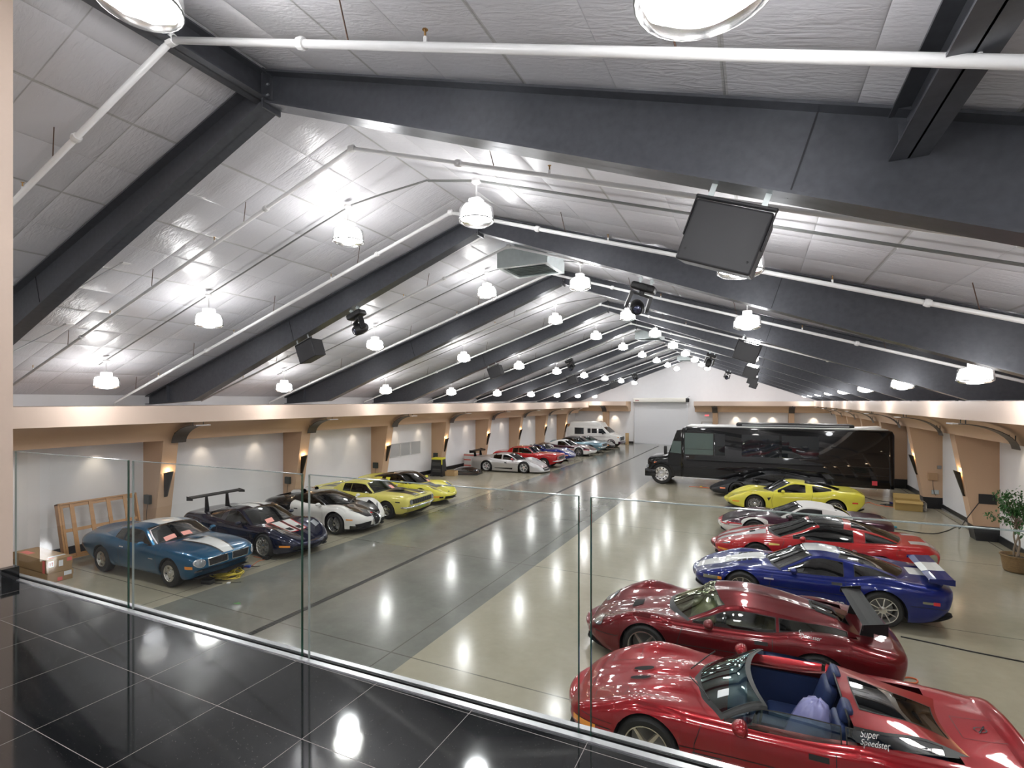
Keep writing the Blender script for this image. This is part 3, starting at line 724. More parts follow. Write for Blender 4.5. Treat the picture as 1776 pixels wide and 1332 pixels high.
        for ed in bm.edges:
            if len(ed.link_faces) == 2 and ed.calc_face_angle(0) > .75: ed.smooth = False
        me = bpy.data.meshes.new('body'); bm.to_mesh(me); bm.free()
        me.materials.append(P['paint']); me.materials.append(P.get('paint2', P['paint']))
        o = bpy.data.objects.new('body', me); COL.objects.link(o); o.parent = root; s.body = o
        # underbody: wheel wells and pan
        V = []; F = []
        for x, y, z, a in s.bot:
            yi = min(y-.02, s.hw(x)-.36) if a else y-.06
            V += [(x, y-.003, z), (x, yi, z), (x, yi, s.rockr+.03 if a else z+.02), (x, 0, s.rockr+.03)]
        n = len(V); V += [(a, -b, c) for a, b, c in V]
        for i in range(len(s.bot)-1):
            for j in range(3):
                a, b, c, d = 4*i+j, 4*i+4+j, 4*i+5+j, 4*i+1+j
                F += [(a, b, c, d), (n+d, n+c, n+b, n+a)]
        link_mesh('underbody', V, F, m_under, root)
        if P.get('cabin'): s.cabin(root)
        for hx in hubs:
            for sg in (1, -1):
                wy = s.hwf(hx)-P.get('inset', .03)
                w_ = s.wheel_obj(hx)
                w_.parent = root; w_.location = (hx, sg*wy, s.tr); w_.rotation_euler = (0, P.get('spin', .2), 0 if sg > 0 else math.pi)
        s.tree = None
        return o
    def wheel_obj(s, hx):
        P = s.P; key = 'r' if hx and P.get('tw_r') else 'f'
        if not hasattr(s, 'wh'): s.wh = {}
        if key in s.wh: return copy_tree(s.wh[key])
        w_ = wheel(s.tr, P.get('tw_r' if key == 'r' else 'tw', .24), P.get('rim', .215), P.get('style', 'five'), P.get('rimmat', m_rim), P.get('capmat'))
        s.wh[key] = w_; return w_
    # ---------------- greenhouse
    def skipf(s):
        c = s.P.get('cabin')
        if not c: return lambda x, y: False
        xf, xb = c['xc']-c.get('swf', .2), c['xb']+c.get('swr', .15)
        ym = c.get('openy', .62)
        return lambda x, y: xb+.12 < x < xf-.08 and abs(y) < ym
    def cabin(s, root):
        P = s.P; c = P['cabin']; xc, xb = c['xc'], c['xb']; xt, xr = c['xt'], c['xr']
        swf, swr = c.get('swf', .2), c.get('swr', .15)
        yb = pchip(c['yb']); yrl = c['yr']; H = c['z']
        sw = pchip([(xb, -swr), (xr, -swr*.35), ((xr+xt)/2, 0), (xt, swf*.55), (xc, swf)])
        zR = pchip([(xb, s.topz(xb, 0)-.01)]+H+[(xc, s.topz(xc, 0)-.01)])
        yR = pchip([(xb, yb(xb+swr))]+yrl+[(xc, yb(xc-swf))])
        belt = lambda X: s.topz(X, yb(X))-.012
        dr = pchip([(xb, zR(xb)-belt(xb+swr)), (xr, c.get('dr', .05)), (xt, c.get('dr', .05)), (xc, zR(xc)-belt(xc-swf))])
        X_ = lambda x: x-sw(x)
        def inv(X):
            a, b = xb, xc
            for _ in range(40):
                m_ = (a+b)/2
                if X_(m_) < X: a = m_
                else: b = m_
            return (a+b)/2
        sf, sr = inv(c['sf']), inv(c['sr']); bp = [(inv(a), inv(b)) for a, b in c.get('pillars', [])]
        wt, wbx = xt-c.get('wtop', .0), xc-c.get('cowl', .05)
        rg0, rg1 = c.get('rg', (xb+.06, xr-.04))
        force = sorted({xb, xc, sf, sr, wt, wbx, rg0, rg1, xt, xr}|{q for p in bp for q in p}|set(c.get('force', [])))
        n = int((xc-xb)/.07); xs = set(force)
        for i in range(n+1):
            x = xb+(xc-xb)*i/n
            if min(abs(x-q) for q in force) > .022: xs.add(x)
        xs = sorted(xs); ku = c.get('wm', .93); kr = c.get('rm', .82)
        us = sorted({1, .97, ku, kr, .74, .62, .5, .37, .25, .12, 0}, reverse=True)
        ts = [0, .03, .2, .4, .6, .78, c.get('tw', .88), 1]
        NU, NTt = len(us), len(ts); pw = c.get('pw', 2.3)
        G = []; S2 = []
        for x in xs:
            X = X_(x); y0 = yR(x); zr = zR(x)-dr(x); zc_ = zR(x)
            G.append([(x+(X-x)*u*u, y0*u, zc_-(zc_-zr)*u**pw+c.get('dbl', 0)*math.sin(math.pi*min(1, u*1.25))**2*(1 if xr-.9 < x < xt+.25 else 0)) for u in us])
            b_ = (yb(X), belt(X)); bow = c.get('bow', .018)
            S2.append([(X, b_[0]+(y0-b_[0])*t+bow*math.sin(math.pi*t)*min(1, max(0, (zr-b_[1])*4)), b_[1]+(max(zr, b_[1])-b_[1])*t) for t in ts])
        openr = c.get('open')
        V = []; F = []; parts = {}
        def add(name, quad):
            parts.setdefault(name, []).append(quad)
        for i in range(len(xs)-1):
            cx = (xs[i]+xs[i+1])/2
            for j in range(NU-1):
                uc = (us[j]+us[j+1])/2; q = [G[i][j], G[i+1][j], G[i+1][j+1], G[i][j+1]]
                if wt <= cx <= wbx and uc < ku: nm = 'windshield'
                elif rg0 <= cx <= rg1 and uc < kr: nm = 'rear_window'
                elif wbx < cx: nm = 'cowl'
                elif openr and openr[0] < cx < openr[1]: continue
                elif c.get('roofmat') and c.get('rfx', (xr, xt))[0] <= cx <= c.get('rfx', (xr, xt))[1] and uc < c.get('ru', 2): nm = 'roof_panel'
                else: nm = 'pillar_trim' if c.get('pillarmat') and cx > xt-.08 else 'roof'
                if nm in ('windshield', 'rear_window'):
                    for sg in (1, -1): add(nm, [(a, sg*b, z) for a, b, z in q] if sg > 0 else [(a, -b, z) for a, b, z in q][::-1])
                else:
                    for sg in (1, -1): add(nm, [(a, sg*b, z) for a, b, z in q] if sg > 0 else [(a, -b, z) for a, b, z in q][::-1])
            for j in range(NTt-1):
                tc = (ts[j]+ts[j+1])/2; q = [S2[i+1][j], S2[i][j], S2[i][j+1], S2[i+1][j+1]][::-1]
                inb = any(a <= cx <= b for a, b in bp)
                if openr and openr[0] < cx < openr[1]:
                    if tc < ts[-2]*c.get('glassh', .8) and sr < cx < sf and not inb: nm = 'side_window'
                    else: continue
                elif sr <= cx <= sf and ts[1] < tc < ts[-2] and not inb: nm = 'side_window'
                else: nm = 'pillar_trim' if c.get('pillarmat') and sr-.3 < cx < sf else ('roof_panel' if c.get('roofmat') and c.get('sideroof') and c.get('rfx', (xr, xt))[0] <= cx <= c.get('rfx', (xr, xt))[1] and tc > .5 else 'roof')
                for sg in (1, -1):
                    qq = [(a, sg*b, z) for a, b, z in q]
                    add(nm+('#%d' % sg if nm == 'side_window' else ''), qq if sg > 0 else qq[::-1])
        s.gh = []
        for nm, quads in parts.items():
            bm = bmesh.new()
            for q in quads:
                try: bm.faces.new([bm.verts.new(p) for p in q]).smooth = True
                except ValueError: pass
            bmesh.ops.remove_doubles(bm, verts=bm.verts[:], dist=.0008)
            bmesh.ops.dissolve_degenerate(bm, edges=bm.edges[:], dist=.0005)
            bmesh.ops.recalc_face_normals(bm, faces=bm.faces[:])
            for ed in bm.edges:
                if len(ed.link_faces) == 2 and ed.calc_face_angle(0) > .7: ed.smooth = False
            base = nm.split('#')[0]
            gm = P.get('glass', m_glassd)
            mm = {'windshield': P.get('wsglass', gm), 'rear_window': c.get('rgmat', gm), 'side_window': gm, 'cowl': m_trim, 'roof_panel': c.get('roofmat'), 'roof': P.get('roofpaint', P['paint']), 'pillar_trim': c.get('pillarmat')}[base]
            me = bpy.data.meshes.new(base); bm.to_mesh(me); bm.free(); me.materials.append(mm)
            o = bpy.data.objects.new(base, me); COL.objects.link(o); o.parent = root
            if base in ('windshield', 'rear_window', 'side_window') and c.get('seal', True):
                seal(o, root, P.get('sealmat', m_trim), P.get('sealr', .009))
        # interior
        im = P.get('interior', m_int)
        xf_, xb_ = X_(xc)-.1, (c.get('xseat', xt-.75))
        yw = yb((xt+xr)/2)-.06; zb_ = belt(xt)-.05; bk = xb_-.45
        tub = MB()
        yw += P.get('tubw', 0); zb_ += P.get('tubw', 0)*.6
        tub.box(bk, xf_, -yw, yw, .20, .24).box(bk, xf_-.1, yw, yw+.04, .22, zb_).box(bk, xf_-.1, -yw-.04, -yw, .22, zb_).box(bk-.03, bk, -yw, yw, .22, zb_-.02)
        if bk-xb > .5: tub.box(xb+swr+.15, bk, -yw+.03, yw-.03, zb_-.08, zb_-.05)
        tub.rbox(xb_+.02, xf_-.2, -.11, .11, .24, .50, .03, 2)
        tub.build('cabin_tub', im, root, auto=True)
        MB().rbox(xt-.05+(xf_-xt)*.1, xf_+.12, -yw, yw, zb_-.24, zb_-.03, .05, 3).build('dashboard', im, root, auto=True)
        for sg in (1, -1):
            sm_ = P.get('seatmat', im); y = sg*yw*.52
            b = MB().rbox(xb_-.02, xb_+.50, y-.23, y+.23, .28, .43, .06, 3); b.rbox(-.08, .06, -.22, .22, 0, .58, .06, 3, T(xb_, y, .36) @ R(-.32, 'Y'))
            se = b.build('seat', sm_, root, auto=True)
            MB().rbox(-.06, .04, -.13, .13, .58, .76, .04, 3, T(xb_, y, .36) @ R(-.32, 'Y')).build('headrest', sm_, se, auto=True)
        cir = [(0, .18*math.cos(a*math.pi/8), .18*math.sin(a*math.pi/8)) for a in range(16)]
        MB().tube(cir, .014, 6, T(xt-.12, .5*yw, zb_-.12) @ R(-.35, 'Y'), closed=True).box(-.01, .01, -.17, .17, -.02, .02, T(xt-.12, .5*yw, zb_-.12) @ R(-.35, 'Y')).build('steering_wheel', m_int, root, smooth=True)
    # ---------------- surface details
    def bvh(s):
        if s.tree: return s.tree
        V = []; F = []
        for o in s.root.children:
            if o.type == 'MESH' and o.name.split('.')[0] in ('body', 'windshield', 'roof', 'roof_panel', 'rear_window', 'side_window', 'cowl', 'pillar_trim'):
                k = len(V); V += [v.co.copy() for v in o.data.vertices]; F += [[k+i for i in p.vertices] for p in o.data.polygons]
        s.tree = BVHTree.FromPolygons(V, F); return s.tree
    def proj(s, ax, p, off=.003, side=1):
        t = s.bvh()
        if ax == 'side': o, d = Vector((p[0], 3*side, p[1])), Vector((0, -side, 0))
        elif ax == 'top': o, d = Vector((p[0], p[1]*side, 3)), Vector((0, 0, -1))
        elif ax == 'front': o, d = Vector((4, p[0]*side, p[1])), Vector((-1, 0, 0))
        elif ax == 'rear': o, d = Vector((-8, p[0]*side, p[1])), Vector((1, 0, 0))
        elif ax == 'q':
            d = Vector((-.62, -.60*side, -.50)).normalized(); e1 = Vector((.60, -.62*side, 0)).normalized(); e2 = Vector((0, 0, 1))-d*d.z; e2.normalize()
            o = Vector((s.qc[0], s.qc[1]*side, s.qc[2]))+e1*p[0]+e2*p[1]-d*2
        h = t.ray_cast(o, d)
        if h[0] is None: return None
        return h[0]-d*off
    def patch(s, name, m, ax, quad, off=.004, side=1, nu=8, nv=5, kind='quad', parent=None):
        """a panel that follows the body surface; quad = 4 corners, or (c0, c1, r0, r1) ellipse"""
        pts = []; f = []
        if kind == 'quad':
            a, b, c, d = quad
            for i in range(nu+1):
                for j in range(nv+1):
                    u, w = i/nu, j/nv
                    pts.append(tuple(a[k]*(1-u)*(1-w)+b[k]*u*(1-w)+c[k]*u*w+d[k]*(1-u)*w for k in (0, 1)))
            for i in range(nu):
                for j in range(nv): f.append((i*(nv+1)+j, (i+1)*(nv+1)+j, (i+1)*(nv+1)+j+1, i*(nv+1)+j+1))
        else:
            c0, c1, r0, r1 = quad[:4]; rot = quad[4] if len(quad) > 4 else 0; pe_ = quad[5] if len(quad) > 5 else 1
            pts.append((c0, c1)); n = 24
            for rr in (.5, 1):
                for k in range(n):
                    a = 2*math.pi*k/n; ca, sa = math.cos(a), math.sin(a)
                    u = r0*rr*abs(ca)**pe_*(1 if ca > 0 else -1); w = r1*rr*abs(sa)**pe_*(1 if sa > 0 else -1)
                    pts.append((c0+u*math.cos(rot)-w*math.sin(rot), c1+u*math.sin(rot)+w*math.cos(rot)))
            f = [(0, 1+k, 1+(k+1) % n) for k in range(n)]+[(1+k, 1+n+k, 1+n+(k+1) % n, 1+(k+1) % n) for k in range(n)]
        P3 = [s.proj(ax, p, off, side) for p in pts]
        last = next((p for p in P3 if p), None)
        if last is None: return None
        ok = [p is not None for p in P3]
        f = [q for q in f if all(ok[i] for i in q)]
        if not f: return None
        P3 = [p if p else last for p in P3]
        # drop panels that jump over an edge
        f = [q for q in f if max((P3[q[i]]-P3[q[i-1]]).length for i in range(len(q))) < .35]
        o = link_mesh(name, P3, f, m, parent or s.root, True); return o
    def both(s, *a, **k): return [s.patch(*a, **k, side=1), s.patch(*a, **k, side=-1)]
    def line(s, name, m, ax, pts, w=.007, off=.0025, side=1, closed=False, parent=None):
        q = []; P = list(pts)+([pts[0]] if closed else [])
        for a, b in zip(P, P[1:]):
            n = max(1, int(math.hypot(b[0]-a[0], b[1]-a[1])/.05))
            for i in range(n): q.append((a[0]+(b[0]-a[0])*i/n, a[1]+(b[1]-a[1])*i/n))
        q.append(P[-1]); V = []; F = []; prev = None
        for i, p in enumerate(q):
            a = q[max(0, i-1)]; b = q[min(len(q)-1, i+1)]; dx, dy = b[0]-a[0], b[1]-a[1]; l = math.hypot(dx, dy) or 1
            nx, ny = -dy/l*w/2, dx/l*w/2
            A, B = s.proj(ax, (p[0]+nx, p[1]+ny), off, side), s.proj(ax, (p[0]-nx, p[1]-ny), off, side)
            if A is None or B is None: prev = None; continue
            k = len(V); V += [A, B]
            if prev is not None and (A-V[prev]).length < .25: F.append((prev, k, k+1, prev+1))
            prev = k
        if F: return link_mesh(name, V, F, m, parent or s.root)
    def lines(s, *a, **k): s.line(*a, **k, side=1); s.line(*a, **k, side=-1)
    def text(s, name, m, ax, txt, c, size, side=1, shear=0, bold=0, rot=0, flip=1):
        v, f = text_mesh(txt, size, shear, bold=bold); P3 = []
        for p in v:
            u, w = p.x*math.cos(rot)-p.y*math.sin(rot), p.x*math.sin(rot)+p.y*math.cos(rot)
            q = s.proj(ax, (c[0]+flip*u, c[1]+w), .005, side)
            if q is None: return None
            P3.append(q)
        return link_mesh(name, P3, f, m, s.root)
    def mirrors(s, x, y, z, m, k=1.0):
        for sg in (1, -1):
            b = MB()
            bm = bmesh.new(); bmesh.ops.create_icosphere(bm, subdivisions=3, radius=1)
            v = [Vector((p.co.x*.085*k if p.co.x > 0 else p.co.x*.05*k, p.co.y*.105*k, p.co.z*.062*k)) for p in bm.verts]
            f = [[q.index for q in fc.verts] for fc in bm.faces]; bm.free()
            b.add(v, f, T(x, sg*(y+.10), z+.03))
            b.hexa([(x-.04, sg*(y-.06), z-.06), (x+.06, sg*(y-.06), z-.06), (x+.05, sg*(y+.06), z), (x-.02, sg*(y+.06), z), (x-.04, sg*(y-.06), z-.035), (x+.06, sg*(y-.06), z-.035), (x+.05, sg*(y+.06), z+.03), (x-.02, sg*(y+.06), z+.03)])
            b.build('side_mirror', m, s.root, smooth=True)
def seal(o, root, m, r):
    """rubber or chrome bead round a window opening"""
    bm = bmesh.new(); bm.from_mesh(o.data); es = [e for e in bm.edges if e.is_boundary]
    V = []; F = []
    for e in es:
        a, b = e.verts[0].co, e.verts[1].co; fc = e.link_faces[0]; n = fc.normal; t = (b-a)
        if t.length < 1e-5: continue
        ins = n.cross(t).normalized(); c = fc.calc_center_median()
        if (c-a).dot(ins) < 0: ins = -ins
        k = len(V); h = n*.004
        if n.dot(c-Vector((c.x, 0, .4))) < 0: h = -h
        V += [a+h-ins*r*.3, b+h-ins*r*.3, b+h+ins*r, a+h+ins*r]; F.append((k, k+1, k+2, k+3))
    bm.free()
    if F: link_mesh('window_seal', V, F, m, o)
def resample(P, n):
    d = [0]
    for a, b in zip(P, P[1:]): d.append(d[-1]+math.hypot(b[0]-a[0], b[1]-a[1]))
    out = []; j = 0; tot = d[-1] or 1
    for i in range(n):
        t = tot*i/(n-1)
        while j < len(d)-2 and d[j+1] < t: j += 1
        u = (t-d[j])/((d[j+1]-d[j]) or 1); u = min(max(u, 0), 1)
        out.append((P[j][0]+(P[j+1][0]-P[j][0])*u, P[j][1]+(P[j+1][1]-P[j][1])*u))
    return out
def wheel(tr, tw, rr, style, rm, cap=None):
    """tyre with rim; outer face towards +y"""
    M = R(-math.pi/2, 'X')      # lathe z -> +y
    h = tw
    prof = [(rr, -h), (rr+.02, -h-.008), (tr-.04, -h-.012), (tr-.012, -h+.01), (tr, -h+.035), (tr, -.035), (tr-.012, -.01), (tr-.035, .010), (rr+.03, .012), (rr+.006, .004), (rr, -.006)]
    t = MB().lathe(prof, 40, M).build('wheel', m_tyre, None, auto=True)
    rim = MB().lathe([(rr+.004, .004), (rr+.004, .012), (rr-.008, .012), (rr-.014, 0), (rr-.020, -.05), (rr-.03, -h+.01), (rr, -h)], 40, M).build('rim', rm, t, auto=True)
    MB().lathe([(rr-.05, -h*.62), (.001, -h*.62)], 24, M).build('brake_disc', m_disc if rm is not m_rimd else m_under, t)
    MB().lathe([(rr-.021, -h*.75), (.001, -h*.75)], 24, M).build('wheel_back', m_under, t)
    b = MB(); D = lambda a: M @ R(a, 'Z')
    def spoke(a, w0, w1, r0, r1, z0, z1, th=.022):
        b.hexa([(r0, -w0, z0-th), (r0, w0, z0-th), (r1, w1, z1-th), (r1, -w1, z1-th), (r0, -w0*.7, z0), (r0, w0*.7, z0), (r1, w1*.7, z1), (r1, -w1*.7, z1)], D(a))
    if style == 'five':
        for q in range(5): spoke(q*2*math.pi/5, .034, .019, .03, rr-.01, -.012, -.006)
        b.lathe([(.062, -.04), (.062, -.014), (.04, -.006), (.001, -.004)], 20, M)
    elif style == 'star':
        for q in range(5): spoke(q*2*math.pi/5, .055, .034, .02, rr-.008, -.02, .0)
        b.lathe([(.05, -.05), (.05, -.016), (.001, -.01)], 20, M)
    elif style == 'mesh':
        for q in range(10):
            a = q*2*math.pi/10
            spoke(a, .008, .007, .045, rr*.62, -.012, -.012, .015)
            for s_ in (-1, 1):
                b.tube([(rr*.5*math.cos(a), rr*.5*math.sin(a), -.018), ((rr-.012)*math.cos(a+s_*.24), (rr-.012)*math.sin(a+s_*.24), -.010)], .0065, 5, M)
        b.lathe([(.055, -.04), (.055, -.014), (.02, -.004), (.001, -.002)], 20, M)
    elif style == 'multi':
        for q in range(14): spoke(q*2*math.pi/14, .011, .007, .04, rr-.01, -.022, -.006, .015)
        b.lathe([(.058, -.04), (.058, -.014), (.001, -.01)], 20, M)
    elif style == 'ten':
        for q in range(10): spoke(q*2*math.pi/10, .015, .012, .05, rr-.01, -.02, -.006)
        b.lathe([(.07, -.04), (.07, -.014), (.04, -.004), (.001, -.002)], 20, M)
    elif style == 'rally':
        b.lathe([(rr-.012, -.018), (rr-.05, -.026), (rr*.45, -.006), (.06, -.004), (.058, .004), (.03, .016), (.001, .018)], 32, M)
        dk = MB()
        for q in range(5):
            a = q*2*math.pi/5; dk.lathe([(.019, 0), (.001, .0)], 10, M @ R(a, 'Z') @ T(rr*.68, 0, -.0125) @ R(-.25, 'Y'))
        dk.build('vent_hole', m_under, t)
    elif style == 'steel':
        b.lathe([(rr-.01, -.02), (rr-.04, -.03), (rr*.55, .002), (rr*.3, -.002), (.001, .004)], 32, M)
    elif style == 'truck':
        b.lathe([(rr-.012, -.02), (rr-.035, -.05), (rr*.62, -.055), (rr*.5, -.02), (rr*.28, -.02), (rr*.26, .03), (.001, .034)], 32, M)
        dk = MB()
        for q in range(10): dk.lathe([(.030, 0), (.001, 0)], 10, M @ R(q*math.pi/5, 'Z') @ T(rr*.78, 0, -.048))
        for q in range(10): dk.lathe([(.012, 0), (.001, .01)], 6, M @ R((q+.5)*math.pi/5, 'Z') @ T(rr*.38, 0, -.018))
        dk.build('vent_hole', m_under, t)
    b.build('spokes', rm, t, auto=True)
    if cap: MB().lathe([(.03, -.002), (.028, .004), (.001, .006)], 14, M).build('hub_cap', cap, t)
    return t
def place(car, root, hub, near, heading, scale=.93):
    """hub = world point of the near front wheel centre, near = side of the car facing the camera"""
    y = (car.hwf(0)-car.P.get('inset', .03))*near*scale
    a = math.radians(heading)
    root.location = (hub[0]+y*math.sin(a), hub[1]-y*math.cos(a), 0); root.rotation_euler = (0, 0, a); root.scale = (scale,)*3
def start(name_label, P, group=None, cat='car', name='car'):
    root = thing(name, name_label, cat, group=group); c = Car(P); c.root = root; c.build(root); return c, root
def wing(root, x, y, z, chord, m, thick=.03, ends=.12, name='rear_wing', posts=.4, basez=.8, curve=0, endm=None):
    b = MB(); n = 8
    pr = [(x+chord/2, z), (x+chord*.2, z+thick), (x-chord*.2, z+thick*1.2), (x-chord/2, z+thick*1.6), (x-chord/2, z+thick*1.2), (x-chord*.2, z+thick*.3), (x+chord*.2, z-thick*.2)]
    b.prism(pr, 'y', -y, y); w_ = b.build(name, m, root)
    for sg in (-1, 1):
        MB().hexa([(x-chord/2-.02, sg*y-.008, z-ends*.6), (x+chord/2+.01, sg*y-.008, z-ends*.4), (x+chord/2+.01, sg*y+.008, z-ends*.4), (x-chord/2-.02, sg*y+.008, z-ends*.6), (x-chord/2-.02, sg*y-.008, z+ends*.5), (x+chord/2, sg*y-.008, z+.02), (x+chord/2, sg*y+.008, z+.02), (x-chord/2-.02, sg*y+.008, z+ends*.5)]).build('end_plate', endm or m, w_)
        yy = sg*posts
        MB().hexa([(x-.07, yy-.015, basez), (x+.12, yy-.015, basez), (x+.12, yy+.015, basez), (x-.07, yy+.015, basez), (x-.06, yy-.012, z), (x+.04, yy-.012, z), (x+.04, yy+.012, z), (x-.06, yy+.012, z)]).build('wing_post', m, w_)
    return w_
def upd(a, **k): b = dict(a); b.update(k); return b
P_red = paint('candy red', (.30, .008, .014), .5, .30)
P_dkred = paint('dark candy red', (.15, .007, .011), .55, .30)
P_red2 = paint('bright red', (.42, .012, .015), .1, .3)
P_blue = paint('royal blue', (.0015, .011, .145), .3, .28)
P_fblue = paint('metallic mid blue', (.001, .085, .19), .45, .28)
P_navy = paint('navy', (.004, .006, .028), .4, .25)
P_yel = paint('yellow', (.68, .63, .07), 0, .32)
P_yelp = paint('pale yellow', (.66, .60, .14), 0, .35)
P_blk = paint('gloss black', (.007, .007, .008), 0, .25)
P_mat = mat('satin black paint', (.014, .015, .017), .32, .2)
P_wht = paint('white', (.70, .69, .66), 0, .3)
P_mar = paint('dark maroon', (.045, .008, .022), .5, .28)
P_sil = paint('silver', (.50, .50, .50), .55, .34)
P_lbl = paint('light metallic blue', (.19, .31, .37), .5, .32)
m_wing = mat('satin carbon black', (.008, .008, .009), .38, spec=.2)
m_stw = mat('white stripe paint', (.68, .69, .68), .25, 0, .8)
m_stk = mat('black stripe paint', (.015, .015, .016), .3, 0, .6)
m_str = mat('red stripe paint', (.5, .02, .03), .25, 0, .8)
# ---------- wedge-nosed low sports coupe (used for five cars)
C4 = dict(wb=2.44, nose=.98, tail=-3.52, tr=.325, tw=.26, rim=.225, style='star', rocker=.17,
    hw=[(-3.52, .88), (-2.44, .915), (-1.9, .885), (-1.0, .875), (0, .905), (.98, .86)],
    zs=[(-3.52, .80), (-3.2, .855), (-2.5, .875), (-1.8, .80), (-.9, .775), (-.3, .765), (.05, .745), (.45, .65), (.80, .53), (.98, .44)],
    zc=[(-3.52, .83), (-3.3, .90), (-2.9, .89), (-1.6, .82), (-.5, .83), (0, .735), (.5, .615), (.85, .51), (.98, .455)],
    zb=[(-3.52, .36), (-3.2, .24), (-2.8, .18), (-.4, .18), (.5, .18), (.98, .25)],
    rf=(.75, .58, 2.3), rr=(.25, .84, 2.5), k=(.96, .99, .965, .84), mid=.50, nosedx=[(.2, -.12), (.35, -.01), (.45, 0), (.7, -.02)], taildx=[(.2, .25), (.5, .05), (.7, 0), (.9, -.03)],
    nbulge=.12, tbulge=.05, bumps=[(-.1, 0, .75, .42, .03), (0, .72, .55, .18, .02)],
    cabin=dict(xc=-.42, xt=-1.18, xr=-1.78, xb=-2.98, z=[(-2.4, 1.06), (-1.9, 1.155), (-1.5, 1.19), (-1.18, 1.165), (-.80, 1.0)],
        yb=[(-2.8, .62), (-2.2, .72), (-1.5, .745), (-.6, .735)], yr=[(-2.4, .52), (-1.78, .565), (-1.3, .565), (-.85, .645)],
        swf=.28, swr=.22, sf=-.86, sr=-2.72, pillars=[(-2.02, -1.84)], rg=(-2.90, -1.84), rm=.88, dr=.06, rgmat=m_glassd, cowl=.06))
def c4_detail(c, m, near, handle=m_trim):
    c.lines('door_gap', m_trim, 'side', [(-.52, .24), (-.52, .52), (-.60, .765)], .009); c.lines('door_gap', m_trim, 'side', [(-1.86, .26), (-1.86, .80)], .009)
    c.lines('side_moulding', m_trim, 'side', [(.88, .42), (.36, .455)], .012); c.lines('side_moulding', m_trim, 'side', [(-.36, .47), (-2.05, .50)], .010)
    c.lines('side_moulding', m_trim, 'side', [(-2.86, .50), (-3.42, .50)], .010)
    c.both('door_handle', handle, 'side', [(-1.62, .665), (-1.80, .67), (-1.80, .72), (-1.62, .715)])
# ================= right row, nearest: red open speedster
S = upd(C4, paint=P_red, nose=1.02, style='five', rimmat=mat('champagne alloy', (.60, .56, .47), .25, .8), tr=.34, rim=.245, tw=.28, spin=.3, archgap=.04, step=.05, nt=22,
    hw=[(-3.58, .92), (-3.0, .955), (-2.44, .965), (-1.9, .90), (-1.0, .875), (-.4, .90), (0, .935), (.5, .92), (1.02, .86)],
    zs=[(-3.58, .84), (-3.50, .885), (-3.36, .86), (-2.7, .875), (-2.2, .865), (-1.7, .80), (-.9, .775), (-.3, .785), (.05, .785), (.4, .715), (.7, .60), (.9, .50), (1.02, .42)],
    zc=[(-3.58, .90), (-3.50, .955), (-3.36, .90), (-3.15, .875), (-3.0, .865), (-1.6, .82), (-.5, .80), (0, .74), (.4, .665), (.7, .575), (.9, .49), (1.02, .43)],
    zb=[(-3.58, .34), (-3.3, .22), (-2.8, .16), (-.4, .16), (.5, .16), (1.02, .20)], rf=(.80, .62, 2.2), nbulge=.16, k=(.96, .99, .975, .86),
    bumps=[(-.15, .22, .62, .20, .035), (0, .74, .55, .18, .03)],
    interior=m_navy, seatmat=m_navy, tubw=.035, glass=m_glassg, wsglass=glass_mat('teal screen glass', (.50, .72, .68), 0, 2.0, (.75, 1, .95)), sealmat=m_trim,
    cabin=dict(xc=-.43, xt=-1.02, xr=-2.0, xb=-2.95, z=[(-2.6, .955), (-2.2, 1.02), (-2.0, 1.045), (-1.5, 1.07), (-1.02, 1.06), (-.76, .965)],
        yb=[(-3.1, .52), (-2.7, .64), (-2.2, .755), (-1.5, .775), (-.5, .745)], yr=[(-2.6, .50), (-2.2, .63), (-1.9, .68), (-1.3, .69), (-.80, .70)],
        swf=.34, swr=-.10, sf=-.82, sr=-2.80, pillars=[(-1.96, -1.92)], rg=(-2.88, -2.12), rm=.56, dr=.05, open=(-2.0, -1.09), wtop=.02, glassh=.95, openy=.70, rgmat=m_glassd, xseat=-1.78, force=[-2.0, -1.09], cowl=.09, pillarmat=m_trim))
c, root = start('red open-top speedster with navy seats, nearest car of the right row', S)
place(c, root, (-1.06, 5.50), 1, 181.0); cars_c = c
c4_detail(c, P_red, 1)
for sg in (1, -1):
    r_ = c.patch('hood_scoop', m_under, 'top', (.20, .125, .13, .055, 0, .7), .005, sg, kind='el')
    c.line('scoop_lip', P_red, 'top', [(.20+.145*math.cos(a*math.pi/10), .125+.07*math.sin(a*math.pi/10)) for a in range(20)], .012, .012, sg, closed=True)
    c.patch('turn_lamp', m_amber, 'side', [(.60, .36), (.92, .345), (.92, .415), (.60, .44)], .004, sg, 12, 4)
    c.patch('front_lamp', m_lensh, 'front', [(.50, .36), (.64, .37), (.64, .43), (.50, .425)], .004, sg)
    for q in range(6): c.patch('side_louvre', m_under, 'side', [(-.50, .27+q*.03), (-.80, .27+q*.03), (-.80, .285+q*.03), (-.50, .285+q*.03)], .003, sg, 4, 1)
    c.line('headlamp_gap', m_trim, 'top', [(.70, .40), (.30, .38), (.30, .66), (.66, .68)], .005, .002, sg, closed=True)
    c.line('hood_gap', m_trim, 'side', [(.80, .50), (.40, .52)], .006, .002, sg)
    c.text('lettering', m_stw, 'side', 'Super', (-2.16, .95), .07, sg, .45, 0, 0, -sg)
    c.text('lettering', m_stw, 'side', 'Speedster', (-2.20, .892), .062, sg, .45, 0, 0, -sg)
c.line('hood_gap', m_trim, 'top', [(.72, -.66), (.80, -.3), (.82, 0), (.80, .3), (.72, .66)], .005)
c.line('panel_gap', m_trim, 'top', [(-3.05, -.20), (-3.05, .20), (-3.40, .20)], .005); c.line('panel_gap', m_trim, 'top', [(-3.05, -.20), (-3.40, -.20)], .005)
